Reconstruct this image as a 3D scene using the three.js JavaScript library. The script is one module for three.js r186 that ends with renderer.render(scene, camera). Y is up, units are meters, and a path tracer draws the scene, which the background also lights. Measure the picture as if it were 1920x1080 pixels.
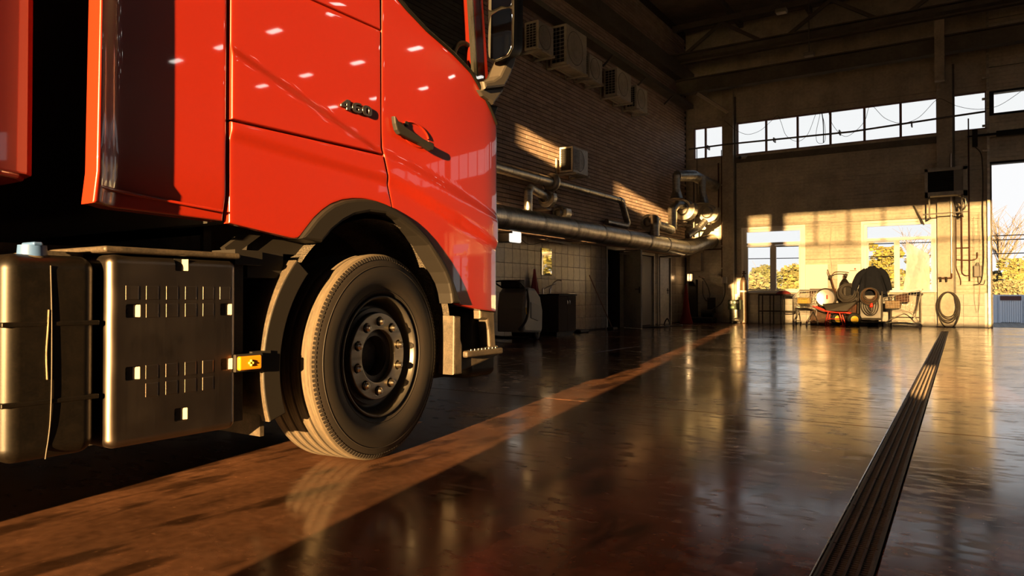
import * as THREE from 'three';
import { mergeGeometries, mergeVertices, toCreasedNormals } from 'three/addons/utils/BufferGeometryUtils.js';
import { RoundedBoxGeometry } from 'three/addons/geometries/RoundedBoxGeometry.js';
import { RectAreaLightUniformsLib } from 'three/addons/lights/RectAreaLightUniformsLib.js';
import { Brush, Evaluator, SUBTRACTION } from 'three-bvh-csg';
import { TextGeometry } from 'three/addons/geometries/TextGeometry.js';
import { FontLoader } from 'three/addons/loaders/FontLoader.js';

// ---------------------------------------------------------------- camera, sky, sun, exposure
// World: x to the right across the hall, y up, -z along the hall. "f" below means metres forward along the hall (z = -f).
const scene = new THREE.Scene();
const EYE = 0.80, FOCAL = 1345, YAW = THREE.MathUtils.degToRad(32.8), PITCH = Math.atan(17 / 1345);
const camera = new THREE.PerspectiveCamera(2 * Math.atan(540 / FOCAL) * 180 / Math.PI, 16 / 9, 0.05, 600);
camera.rotation.order = 'YXZ';
camera.position.set(0, EYE, 0);
camera.rotation.set(PITCH, YAW, 0);
scene.add(camera);

const renderer = new THREE.WebGLRenderer({ antialias: true });
renderer.toneMapping = THREE.LinearToneMapping;
renderer.toneMappingExposure = 1.0;
renderer.shadowMap.enabled = true;
renderer.shadowMap.type = THREE.PCFSoftShadowMap;
RectAreaLightUniformsLib.init();

{ // hazy bright autumn sky, the same all round
  const w = 64, h = 128, d = new Float32Array(w * h * 4);
  for (let j = 0; j < h; j++) for (let i = 0; i < w; i++) {
    const el = ((j + 0.5) / h - 0.5) * Math.PI, q = Math.min(1, Math.max(0, (Math.sin(el) - 0.24) / 0.6)), k = q * (2 - q);
    const o = 4 * (j * w + i);
    d[o] = 0.97 - 0.84 * k; d[o + 1] = 0.975 - 0.74 * k; d[o + 2] = 0.985 - 0.58 * k; d[o + 3] = 1;
  }
  const t = new THREE.DataTexture(d, w, h, THREE.RGBAFormat, THREE.FloatType);
  t.mapping = THREE.EquirectangularReflectionMapping; t.magFilter = THREE.LinearFilter; t.minFilter = THREE.LinearFilter;
  t.colorSpace = THREE.LinearSRGBColorSpace; t.needsUpdate = true;
  scene.background = t;
}
const sun = new THREE.DirectionalLight(new THREE.Color().setRGB(1, 0.58, 0.215), 46);
sun.name = 'sun';
const SUN = new THREE.Vector3(0.1957, 0.117, 1);           // towards the sun: low, behind the open gate
sun.position.copy(SUN).multiplyScalar(60).add(new THREE.Vector3(0, 3, -10));
sun.target.position.set(0, 3, -10);
sun.castShadow = true; sun.shadow.mapSize.set(4096, 4096); sun.shadow.radius = 0.8; sun.shadow.bias = -0.0004;
Object.assign(sun.shadow.camera, { left: -22, right: 22, top: 14, bottom: -14, near: 1, far: 140 });
scene.add(sun, sun.target);

// ---------------------------------------------------------------- from photograph pixels to places
const cy = Math.cos(YAW), sy = Math.sin(YAW), cp = Math.cos(PITCH), sp = Math.sin(PITCH);
function ray(px, py) {
  const x = (px - 960) / FOCAL, y = (540 - py) / FOCAL, f = cp - y * sp;
  return [x * cy - f * sy, sp + y * cp, f * cy + x * sy];
}
const onX = (px, py, X) => { const r = ray(px, py), s = X / r[0]; return [X, EYE + r[1] * s, r[2] * s]; };      // [x, y, f]
const onF = (px, py, f) => { const r = ray(px, py), s = f / r[2]; return [r[0] * s, EYE + r[1] * s, f]; };
const V = (x, y, f) => new THREE.Vector3(x, y, -f);
const V3 = (a) => V(a[0], a[1], a[2]);

// ---------------------------------------------------------------- helpers
let seed = 20231;
const rnd = () => { seed = (seed * 1664525 + 1013904223) >>> 0; return seed / 4294967296; };
const rr = (a, b) => a + (b - a) * rnd();
const rgb = (r, g, b) => new THREE.Color().setRGB(r, g, b);
const lerp = (a, b, t) => a + (b - a) * t;
const smooth = (a, b, x) => { const t = Math.min(1, Math.max(0, (x - a) / (b - a))); return t * t * (3 - 2 * t); };
const taken = new Map();
function numbered(name) {
  const n = taken.get(name) || 0; taken.set(name, n + 1);
  return n ? `${name}_${String(n).padStart(3, '0')}` : name;
}
function shade(o) { o.castShadow = true; o.receiveShadow = true; return o; }
// a thing: a Group at its base; parts are given in world coordinates and moved under it
function thing(name, label, category, base, group) {
  const o = new THREE.Group(); o.name = numbered(name); o.position.copy(base);
  o.userData = { label, category }; if (group) o.userData.group = group;
  o.userData_base = base.clone(); scene.add(o); return o;
}
function baseOf(p) { while (p && !p.userData_base) p = p.parent; return p ? p.userData_base : new THREE.Vector3(); }
function part(name, geo, mat, parent) {
  const g = Array.isArray(geo) ? join(geo) : geo, b = baseOf(parent);
  g.translate(-b.x, -b.y, -b.z);
  const m = shade(new THREE.Mesh(g, mat)); m.name = name; parent.add(m); return m;
}
function single(name, geo, mat, label, category, group) { // a thing that is one mesh, its origin at its base
  const g = Array.isArray(geo) ? join(geo) : geo; g.computeBoundingBox(); const b = g.boundingBox;
  const c = new THREE.Vector3((b.min.x + b.max.x) / 2, b.min.y, (b.min.z + b.max.z) / 2);
  g.translate(-c.x, -c.y, -c.z);
  const m = shade(new THREE.Mesh(g, mat)); m.name = numbered(name); m.position.copy(c);
  m.userData = { label, category }; if (group) m.userData.group = group;
  scene.add(m); return m;
}
function struct(name, geo, mat, label) {
  const g = Array.isArray(geo) ? join(geo) : geo;
  const m = shade(new THREE.Mesh(g, mat)); m.name = numbered(name);
  m.userData = { kind: 'structure' }; if (label) m.userData.label = label; scene.add(m); return m;
}
function join(list) {
  return mergeGeometries(list.map((g) => {
    let h = g.index ? g.toNonIndexed() : g;
    for (const k of Object.keys(h.attributes)) if (!['position', 'normal', 'uv'].includes(k)) h.deleteAttribute(k);
    if (!h.attributes.uv) h.setAttribute('uv', new THREE.BufferAttribute(new Float32Array(h.attributes.position.count * 2), 2));
    return h;
  }));
}
// box between two corners given as x, y, f
function bx(x0, x1, y0, y1, f0, f1) {
  const g = new THREE.BoxGeometry(Math.abs(x1 - x0), Math.abs(y1 - y0), Math.abs(f1 - f0));
  g.translate((x0 + x1) / 2, (y0 + y1) / 2, -(f0 + f1) / 2); return metres(g);
}
function rbx(x0, x1, y0, y1, f0, f1, r = 0.01, s = 3) {
  const w = Math.abs(x1 - x0), h = Math.abs(y1 - y0), d = Math.abs(f1 - f0);
  const g = new RoundedBoxGeometry(w, h, d, s, Math.min(r, w / 2.01, h / 2.01, d / 2.01));
  g.translate((x0 + x1) / 2, (y0 + y1) / 2, -(f0 + f1) / 2); return metres(g);
}
function metres(g) { // uv in metres by the main direction of the normal
  const p = g.attributes.position, n = g.attributes.normal, uv = new Float32Array(p.count * 2);
  for (let i = 0; i < p.count; i++) {
    const ax = Math.abs(n.getX(i)), ay = Math.abs(n.getY(i)), az = Math.abs(n.getZ(i));
    const [u, v] = ax >= ay && ax >= az ? [p.getZ(i), p.getY(i)] : ay >= az ? [p.getX(i), p.getZ(i)] : [p.getX(i), p.getY(i)];
    uv[2 * i] = u; uv[2 * i + 1] = v;
  }
  g.setAttribute('uv', new THREE.BufferAttribute(uv, 2)); return g;
}
const UPV = new THREE.Vector3(0, 1, 0);
function rod(a, b, r, seg = 10, r2 = r, open = false) { // cylinder from a to b
  const d = b.clone().sub(a), g = new THREE.CylinderGeometry(r2, r, d.length(), seg, 1, open);
  g.applyQuaternion(new THREE.Quaternion().setFromUnitVectors(UPV, d.clone().normalize()));
  const m = a.clone().add(b).multiplyScalar(0.5); g.translate(m.x, m.y, m.z); return g;
}
function bar(a, b, w, h) { // square bar from a to b
  const d = b.clone().sub(a), g = new THREE.BoxGeometry(w, d.length(), h);
  g.applyQuaternion(new THREE.Quaternion().setFromUnitVectors(UPV, d.clone().normalize()));
  const m = a.clone().add(b).multiplyScalar(0.5); g.translate(m.x, m.y, m.z); return g;
}
function tube(pts, r, seg = 0, rs = 8, closed = false) {
  const c = new THREE.CatmullRomCurve3(pts, closed, 'centripetal');
  return new THREE.TubeGeometry(c, seg || pts.length * 6, r, rs, closed);
}
function bend(pts, r, rs = 16) { // a duct with mitred bends: joined rods with a ball at every corner
  const out = [];
  for (let i = 0; i + 1 < pts.length; i++) out.push(rod(pts[i], pts[i + 1], r, rs));
  for (let i = 1; i + 1 < pts.length; i++) { const s = new THREE.SphereGeometry(r * 1.005, rs, 10); s.translate(pts[i].x, pts[i].y, pts[i].z); out.push(s); }
  return out;
}
function lathe(profile, axisFrom, axisTo, seg = 32) { // profile: [radius, distance along axis]
  const d = axisTo.clone().sub(axisFrom).normalize();
  const g = new THREE.LatheGeometry(profile.map(([r, h]) => new THREE.Vector2(Math.max(r, 1e-4), h)), seg);
  g.applyQuaternion(new THREE.Quaternion().setFromUnitVectors(UPV, d)); g.translate(axisFrom.x, axisFrom.y, axisFrom.z); return g;
}
function ring(center, axis, R, r, seg = 24, rs = 6) {
  const g = new THREE.TorusGeometry(R, r, rs, seg);
  g.applyQuaternion(new THREE.Quaternion().setFromUnitVectors(new THREE.Vector3(0, 0, 1), axis.clone().normalize()));
  g.translate(center.x, center.y, center.z); return g;
}
// a plate in the (f, y) plane, thickness along x, outer face at x1
function plateX(pts, x0, x1, bevel = 0.004, holes = []) {
  const s = new THREE.Shape(pts.map(([f, y]) => new THREE.Vector2(f, y)));
  for (const h of holes) s.holes.push(new THREE.Path(h.map(([f, y]) => new THREE.Vector2(f, y))));
  const g = new THREE.ExtrudeGeometry(s, { depth: Math.max(1e-3, x1 - x0 - 2 * bevel), bevelEnabled: bevel > 0, bevelThickness: bevel, bevelSize: bevel, bevelOffset: -bevel, bevelSegments: 2, curveSegments: 12 });
  g.translate(0, 0, bevel); // shape x = f, y = y, extrude = x
  const m = new THREE.Matrix4().set(0, 0, 1, x0, 0, 1, 0, 0, -1, 0, 0, 0, 0, 0, 0, 1);
  g.applyMatrix4(m); return g;
}
// a plate in the (x, y) plane, thickness along f
function plateF(pts, f0, f1, bevel = 0.003) {
  const s = new THREE.Shape(pts.map(([x, y]) => new THREE.Vector2(x, y)));
  const g = new THREE.ExtrudeGeometry(s, { depth: Math.max(1e-3, Math.abs(f1 - f0) - 2 * bevel), bevelEnabled: bevel > 0, bevelThickness: bevel, bevelSize: bevel, bevelOffset: -bevel, bevelSegments: 2 });
  g.translate(0, 0, bevel - Math.max(f0, f1)); return g;
}

// ---------------------------------------------------------------- textures
const perm = new Uint8Array(512);
for (let i = 0; i < 256; i++) perm[i] = i;
for (let i = 255; i > 0; i--) { const j = Math.floor(rnd() * (i + 1)); [perm[i], perm[j]] = [perm[j], perm[i]]; }
for (let i = 0; i < 256; i++) perm[256 + i] = perm[i];
function vnoise(x, y, px, py, s) { // value noise that repeats after px, py cells
  const xi = Math.floor(x), yi = Math.floor(y), u = x - xi, v = y - yi, a = u * u * (3 - 2 * u), b = v * v * (3 - 2 * v);
  const h = (i, j) => perm[(perm[(((i % px) + px) % px + s) & 255] + ((j % py) + py) % py) & 255] / 255;
  return lerp(lerp(h(xi, yi), h(xi + 1, yi), a), lerp(h(xi, yi + 1), h(xi + 1, yi + 1), a), b);
}
function fbm(u, v, cx, cy2, oct, s) { let t = 0, w = 0.5, n = 0; for (let o = 0; o < oct; o++) { t += w * vnoise(u * cx, v * cy2, cx, cy2, s + 17 * o); n += w; w *= 0.55; cx *= 2; cy2 *= 2; } return t / n; }
function tex(w, h, fn, srgb, rx = 1, ry = 1) { // fn(u, v) -> [r, g, b] in 0..1
  const d = new Uint8Array(w * h * 4);
  for (let j = 0; j < h; j++) for (let i = 0; i < w; i++) {
    const c = fn((i + 0.5) / w, (j + 0.5) / h), o = 4 * (j * w + i);
    for (let k = 0; k < 3; k++) d[o + k] = Math.max(0, Math.min(255, 255 * (c.length ? c[k] : c)));
    d[o + 3] = 255;
  }
  const t = new THREE.DataTexture(d, w, h, THREE.RGBAFormat);
  t.wrapS = t.wrapT = THREE.RepeatWrapping; t.magFilter = THREE.LinearFilter; t.minFilter = THREE.LinearMipmapLinearFilter; t.generateMipmaps = true;
  if (srgb) t.colorSpace = THREE.SRGBColorSpace; t.repeat.set(rx, ry); t.needsUpdate = true; return t;
}
const sat = (x) => Math.max(0, Math.min(1, x));
// polished concrete: worn brownish slab with trowel marks, rubber streaks along the lane and scuffs
const floorColor = tex(1024, 1024, (u, v) => {
  const big = fbm(u, v, 5, 5, 5, 3), mid = fbm(u, v, 22, 22, 4, 40), streak = fbm(u, v, 40, 7, 4, 70), fine = fbm(u, v, 190, 190, 2, 90);
  const dark = sat((fbm(u, v, 48, 13, 4, 120) - 0.56) * 7) * 0.38, speck = fbm(u, v, 230, 230, 1, 11) > 0.965 ? 0.22 : 0;
  const k = (0.52 + 0.46 * big + 0.16 * (mid - 0.5) + 0.3 * (streak - 0.5) + 0.16 * (fine - 0.5)) * (1 - dark) + speck;
  return [k * 0.70, k * 0.575, k * 0.475];
}, true, 1 / 5, 1 / 5);
const floorRough = tex(1024, 1024, (u, v) => {
  const big = fbm(u, v, 6, 6, 5, 203), wipe = fbm(u, v, 26, 60, 4, 170), scuff = sat((fbm(u, v, 40, 90, 3, 150) - 0.57) * 8);
  const k = 0.12 + 0.10 * sat((big - 0.36) * 2.1) + 0.07 * (wipe - 0.4) + 0.10 * scuff;
  return [0, k, 0];
}, false, 1 / 4, 1 / 4);
const floorBump = tex(512, 512, (u, v) => fbm(u, v, 9, 24, 5, 31), false, 1 / 3, 1 / 3);
const grimeColor = tex(512, 512, (u, v) => { const k = 0.80 + 0.26 * (fbm(u, v, 7, 7, 5, 9) - 0.5) + 0.12 * (fbm(u, v, 60, 60, 2, 19) - 0.5); return [k, k * 0.985, k * 0.96]; }, true, 1 / 3, 1 / 3);
const galvColor = tex(512, 512, (u, v) => { const k = 0.74 + 0.34 * (fbm(u, v, 9, 9, 4, 77) - 0.5) + 0.2 * (fbm(u, v, 3, 70, 3, 5) - 0.5); return [k, k, k * 0.98]; }, true);
const galvRough = tex(512, 512, (u, v) => [0, 0.30 + 0.22 * fbm(u, v, 10, 10, 4, 61), 0], false);
const brushed = tex(512, 512, (u, v) => [0, 0.36 + 0.05 * (fbm(u, v, 90, 4, 3, 45) - 0.5) + 0.1 * (fbm(u, v, 5, 5, 4, 99) - 0.5), 0], false, 2, 2);
const dustColor = tex(512, 512, (u, v) => { const k = 0.62 + 0.5 * (fbm(u, v, 8, 8, 5, 140) - 0.5) + 0.25 * (fbm(u, v, 90, 90, 2, 33) - 0.5); return [k, k * 0.93, k * 0.84]; }, true, 2, 2);
const ribBump = tex(8, 256, (u, v) => { const t = (v * 8) % 1; return t < 0.12 ? 0.0 : 1.0; }, false, 1, 1 / 0.8);

// ---------------------------------------------------------------- materials
const std = (c, rough = 0.6, metal = 0, more = {}) => new THREE.MeshStandardMaterial({ color: c, roughness: rough, metalness: metal, side: THREE.DoubleSide, ...more });
const phy = (c, rough, more = {}) => new THREE.MeshPhysicalMaterial({ color: c, roughness: rough, metalness: 0, side: THREE.DoubleSide, ...more });
const M = {
  slab: phy(rgb(0.51, 0.368, 0.305), 1, { map: floorColor, roughnessMap: floorRough, bumpMap: floorBump, bumpScale: 0.00022 }),
  slabBase: std(rgb(0.05, 0.045, 0.04), 0.95),
  plaster: std(rgb(0.62, 0.56, 0.47), 0.75, 0, { map: grimeColor }),
  panel: std(rgb(0.78, 0.73, 0.62), 0.42, 0, { map: grimeColor, bumpMap: ribBump, bumpScale: 0.004 }),
  panelFlat: std(rgb(0.74, 0.69, 0.6), 0.45, 0, { map: grimeColor }),
  tile: std(rgb(0.40, 0.345, 0.295), 0.22, 0, { map: grimeColor }),  // left wall tiles: darker copies of the white tile, shade put into the colour
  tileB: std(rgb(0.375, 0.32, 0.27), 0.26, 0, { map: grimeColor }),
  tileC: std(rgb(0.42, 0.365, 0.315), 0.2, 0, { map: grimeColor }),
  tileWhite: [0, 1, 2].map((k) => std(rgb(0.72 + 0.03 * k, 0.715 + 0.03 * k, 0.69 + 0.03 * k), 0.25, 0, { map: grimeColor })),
  grout: std(rgb(0.20, 0.175, 0.15), 0.9),
  mortar: std(rgb(0.035, 0.029, 0.024), 0.95),
  brick: [0, 1, 2, 3].map((k) => std(rgb(0.56 + 0.05 * k, 0.42 + 0.042 * k, 0.36 + 0.036 * k), 0.8, 0, { map: grimeColor })),
  column: std(rgb(0.66, 0.6, 0.5), 0.5, 0, { map: grimeColor }),
  steel: std(rgb(0.2, 0.185, 0.17), 0.55, 0.2, { map: grimeColor }),
  ceiling: std(rgb(0.30, 0.27, 0.24), 0.7, 0, { map: grimeColor }),
  frameWhite: std(rgb(0.8, 0.79, 0.76), 0.35),
  frameRed: std(rgb(0.24, 0.12, 0.10), 0.5),
  glass: phy(rgb(0.97, 0.985, 0.98), 0.02, { transmission: 1, thickness: 0, ior: 1.45 }),
  galv: std(rgb(0.8, 0.77, 0.71), 1, 1, { map: galvColor, roughnessMap: galvRough }),
  black: phy(rgb(0.016, 0.015, 0.014), 0.55, { specularIntensity: 0.35 }),
  blackMatt: phy(rgb(0.024, 0.022, 0.02), 0.8, { specularIntensity: 0.35 }),
  rubberHose: std(rgb(0.035, 0.028, 0.022), 0.65),
  white: std(rgb(0.72, 0.69, 0.62), 0.4, 0, { map: grimeColor }),
  whiteBoard: phy(rgb(0.82, 0.81, 0.78), 0.18, { clearcoat: 0.6, clearcoatRoughness: 0.05 }),
  greyPlastic: std(rgb(0.2, 0.19, 0.175), 0.5),
  chrome: std(rgb(0.72, 0.7, 0.67), 0.16, 1),
  wire: std(rgb(0.6, 0.56, 0.5), 0.3, 0.9),
  iron: std(rgb(0.055, 0.048, 0.042), 0.5, 0.6, { map: dustColor }),
  grating: std(rgb(0.15, 0.12, 0.095), 0.6, 0.2, { map: dustColor }),
  rust: std(rgb(0.24, 0.1, 0.05), 0.8, 0, { map: dustColor }),
  redPaint: std(rgb(0.62, 0.035, 0.015), 0.35),
  yellow: std(rgb(0.78, 0.5, 0.03), 0.45),
  wood: std(rgb(0.2, 0.105, 0.05), 0.7, 0, { map: dustColor }),
  cloth: phy(rgb(0.012, 0.013, 0.018), 0.95, { specularIntensity: 0.15 }),
  redCloth: std(rgb(0.22, 0.02, 0.015), 0.85),
  mirror: std(rgb(0.9, 0.9, 0.88), 0.02, 1),
};
// THE HALL
const XL = -7.75, FB = 22.4, XR = 17, FR = -2.5, TOP = 9.3;
// ---- floor slabs, split at the drain (which runs a touch off the axis) and at the saw cuts
const drainX = (f) => lerp(-0.322, -0.585, (f - 2.25) / 17.3);     // centre line of the drain
const DW = 0.074;
{
  const floor = struct('floor', [bx(-8.2, XR, -0.5, -0.12, FR - 0.25, FB + 0.3)], M.slabBase);
  const quad = (a, b, c, d) => { // corners [x, f] going round, from y -0.12 up to 0
    const s = new THREE.Shape([a, b, c, d].map(([x, f]) => new THREE.Vector2(x, f)));
    const g = new THREE.ExtrudeGeometry(s, { depth: 0.108, bevelEnabled: true, bevelThickness: 0.006, bevelSize: 0.005, bevelOffset: -0.005, bevelSegments: 1 });
    g.translate(0, 0, -0.114); g.rotateX(-Math.PI / 2); return metres(g);
  };
  const fs = [FR - 0.2, 4.93, 10.9, 16.9, FB + 0.28], gap = 0.002;
  const add = (g) => { const m = shade(new THREE.Mesh(g, M.slab)); m.name = 'slab'; floor.add(m); };
  for (let k = 0; k < 4; k++) {
    const f0 = fs[k] + gap, f1 = fs[k + 1] - gap;
    for (const [x0, x1] of [[-8.1, -4.6], [-4.6, null], [null, 5.4], [5.4, 11.2], [11.2, XR]]) {
      const L = (f) => (x0 === null ? drainX(f) + DW + 0.004 : x0 + gap), R = (f) => (x1 === null ? drainX(f) - DW - 0.004 : x1 - gap);
      if (f1 > 19.6 && (x0 === null || x1 === null)) { // the drain ends short of the wall
        add(quad([L(f0), f0], [R(f0), f0], [R(19.55), 19.55], [L(19.55), 19.55]));
        if (x0 === null) add(quad([drainX(20) + gap, 19.555], [x1 - gap, 19.555], [x1 - gap, f1], [drainX(20) + gap, f1]));
        else add(quad([x0 + gap, 19.555], [drainX(20) - gap, 19.555], [drainX(20) - gap, f1], [x0 + gap, f1]));
      } else add(quad([L(f0), f0], [R(f0), f0], [R(f1), f1], [L(f1), f1]));
    }
  }
}
{ // drain channel with cast gratings laid end to end
  const d = thing('floor_drain', 'long narrow cast iron floor drain let into the concrete', 'drain', V(drainX(10), -0.12, 10));
  const a = Math.atan((drainX(19.5) - drainX(2.25)) / 17.25), len = 0.5, n = 42;
  const strips = [];
  for (const s of [-1, 1]) strips.push(bar(V(drainX(-1.4) + s * (DW - 0.004), -0.03, -1.4), V(drainX(19.54) + s * (DW - 0.004), -0.03, 19.54), 0.008, 0.058));
  part('channel_edge', strips, M.iron, d);
  const bars = [];
  for (let i = 0; i < 5; i++) { const x = -0.064 + 0.032 * i; bars.push(bx(x - (i % 4 ? 0.004 : 0.006), x + (i % 4 ? 0.004 : 0.006), -0.03, -0.002, 0.004, len - 0.004)); }
  for (let j = 0; j < 25; j++) { const f = 0.01 + j * 0.0199; bars.push(bx(-0.064, 0.064, -0.026, -0.007, f - 0.0035, f + 0.0035)); }
  const g = join(bars);
  for (let k = 0; k < n; k++) {
    const m = shade(new THREE.Mesh(g, M.grating)); m.name = 'grating'; d.add(m);
    const f = -1.45 + k * len; m.position.set(drainX(f) - drainX(10), 0.12, -f + 10); m.rotation.y = -a;
  }
}
// ---- left wall: tiled below, brick above, three door openings
const DOORS = [[16.42, 17.45, 2.03], [18.6, 19.55, 2.0], [19.9, 20.9, 2.0]];
{
  const cuts = [FR - 0.2, ...DOORS.flatMap(([a, b]) => [a, b]), FB + 0.3], w = [];
  for (let i = 0; i < cuts.length - 1; i += 2) w.push(bx(XL - 0.35, XL - 0.014, 0, 2.06, cuts[i], cuts[i + 1]));
  for (const [a, b, h] of DOORS) w.push(bx(XL - 0.35, XL - 0.014, h, 2.06, a, b), bx(XL - 1.4, XL - 1.36, 0, 2.2, a - 0.3, b + 0.3), bx(XL - 1.4, XL - 0.35, 2.1, 2.14, a - 0.3, b + 0.3), bx(XL - 1.4, XL - 0.35, 0, 2.14, a - 0.34, a - 0.3), bx(XL - 1.4, XL - 0.35, 0, 2.14, b + 0.3, b + 0.34), bx(XL - 1.4, XL - 0.3, -0.1, 0.0, a - 0.3, b + 0.3));
  w.push(bx(XL - 0.35, XL - 0.024, 2.06, TOP, FR - 0.2, FB + 0.3));
  const wall = struct('wall_left', w, M.mortar);
  const sub = (geo, mat, name, kind) => { const m = shade(new THREE.Mesh(geo, mat)); m.name = name; if (kind) m.userData = { kind }; wall.add(m); return m; };
  // tiles 0.29 x 0.29
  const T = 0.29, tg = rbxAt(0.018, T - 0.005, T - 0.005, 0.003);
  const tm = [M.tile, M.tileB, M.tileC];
  for (let r = 0; r < 7; r++) for (let c = 0; c < 42; c++) {
    const f0 = 10.3 + c * T, f1 = f0 + T, y0 = 0.05 + r * T - 0.02, y1 = y0 + T;
    if (f1 > FB) continue;
    let lo = f0, hi = f1, skip = false;
    for (const [a, b, h] of DOORS) if (y0 < h + 0.05) { if (lo >= a - 0.06 && hi <= b + 0.06) skip = true; else if (lo < a && hi > a - 0.06) hi = a - 0.06; else if (hi > b && lo < b + 0.06) lo = b + 0.06; }
    if (skip || hi - lo < 0.04) continue;
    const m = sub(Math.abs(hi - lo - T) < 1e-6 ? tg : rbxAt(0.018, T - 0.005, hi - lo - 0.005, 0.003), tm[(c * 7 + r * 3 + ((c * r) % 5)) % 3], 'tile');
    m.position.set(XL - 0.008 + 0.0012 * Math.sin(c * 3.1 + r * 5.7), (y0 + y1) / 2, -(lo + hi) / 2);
  }
  { // the same tiles further back along the wall, joined
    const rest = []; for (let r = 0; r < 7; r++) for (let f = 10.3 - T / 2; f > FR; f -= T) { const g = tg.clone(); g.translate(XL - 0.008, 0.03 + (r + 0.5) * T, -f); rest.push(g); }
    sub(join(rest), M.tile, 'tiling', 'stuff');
  }
  // bricks: pitch 0.26 x 0.087; the nearest ones in view single, the rest joined
  const bg = rbxAt(0.03, 0.071, 0.255, 0.0), rest = [[], [], [], []]; let singles = 0;
  for (let r = 0; r < 80; r++) {
    const y = 2.105 + r * 0.087; if (y > TOP - 0.05) break;
    for (let c = 0; c < 97; c++) {
      const f = -2.5 + (r % 2 ? 0.13 : 0) + c * 0.26; if (f > FB - 0.12) continue;
      const k = Math.floor(rnd() * 4), dx = rr(-0.002, 0.002);
      if (f > 11.7 && f < 14.6 && y < 4.5 && singles < 298) { const m = sub(bg, M.brick[k], 'brick'); m.position.set(XL - 0.012 + dx, y, -f); singles++; }
      else { const g = bg.clone(); g.translate(XL - 0.012 + dx, y, -f); rest[k].push(g); }
    }
  }
  rest.forEach((l, k) => sub(join(l), M.brick[k], 'brickwork', 'stuff'));
}
function rbxAt(x, y, z, r) { const g = r ? new RoundedBoxGeometry(x, y, z, 1, r) : new THREE.BoxGeometry(x, y, z); return metres(g); }

// ---- far wall: panels around the windows and the gates. Bays repeat to the right every 5.8 m.
const HOLES = [ // x0, x1, y0, y1
  [-7.52, -6.52, 5.2, 6.2], [-6.16, -0.8, 5.2, 6.2], [-0.44, 0.3, 5.2, 6.2],
  [-5.95, -4.24, 0.93, 2.86], [-2.61, -0.9, 0.93, 2.86],
  [0.4, 4.6, 0, 4.25], [0.42, 4.58, 5.53, 6.1], [4.85, 5.45, 5.2, 6.2],
  [5.8, 11.2, 5.2, 6.2], [6.1, 7.8, 0.93, 2.86], [9.2, 10.9, 0.93, 2.86], [11.6, 16.4, 5.2, 6.2],
];
{
  const w = [], xs = new Set([-8.1, XR]), ys = new Set([0, TOP, 0.88, 1.9, 2.95, 4.15, 4.95, 6.35, 7.6]);
  for (const [a, b, c, d] of HOLES) { xs.add(a); xs.add(b); ys.add(c); ys.add(d); }
  const X = [...xs].sort((p, q) => p - q), Y = [...ys].sort((p, q) => p - q);
  const wall = struct('wall_back', [bx(-8.1, -7.76, 0, TOP, FB + 0.02, FB + 0.3)], M.panelFlat);
  const isHole = (x, y) => HOLES.some(([a, b, c, d]) => x > a && x < b && y > c && y < d);
  for (let j = 0; j < Y.length - 1; j++) {
    let run = null;
    const flush = () => { if (!run) return; const low = Y[j + 1] <= 0.9, g = bx(run[0] + 0.0004, run[1] - 0.0004, Y[j] + (low ? 0 : 0.004), Y[j + 1] - (low ? 0 : 0.004), FB + (low ? 0.014 : 0), FB + 0.2); const m = shade(new THREE.Mesh(g, low ? M.grout : Y[j] > 4.9 ? M.panelFlat : M.panel)); m.name = low ? 'plinth' : 'panel'; wall.add(m); run = null; };
    for (let i = 0; i < X.length - 1; i++) {
      if (isHole((X[i] + X[i + 1]) / 2, (Y[j] + Y[j + 1]) / 2)) flush();
      else run = run ? [run[0], X[i + 1]] : [X[i], X[i + 1]];
    }
    flush();
  }
  // joint backing so that no daylight passes between panels
  const back = []; for (const y of Y.slice(1, -1)) { let x0 = -8.1; const spans = HOLES.filter(([, , c, d]) => y > c - 1e-6 && y < d + 1e-6).sort((p, q) => p[0] - q[0]); for (const [a, b] of spans) { if (a > x0) back.push(bx(x0, a, y - 0.012, y + 0.012, FB + 0.05, FB + 0.19)); x0 = Math.max(x0, b); } if (x0 < XR) back.push(bx(x0, XR, y - 0.012, y + 0.012, FB + 0.05, FB + 0.19)); }
  const bm = shade(new THREE.Mesh(join(back), M.panelFlat)); bm.name = 'joint_backing'; wall.add(bm);
  // plinth tiles
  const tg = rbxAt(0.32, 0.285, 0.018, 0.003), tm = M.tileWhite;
  for (let r = 0; r < 3; r++) for (let c = 0; c < 25; c++) {
    const x = -7.74 + 0.163 + c * 0.326; if (x > 0.28) continue;
    const m = shade(new THREE.Mesh(tg, tm[(c * 5 + r * 2) % 3])); m.name = 'tile'; m.position.set(x, 0.146 + r * 0.29, -(FB + 0.007)); wall.add(m);
  }
}
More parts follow.
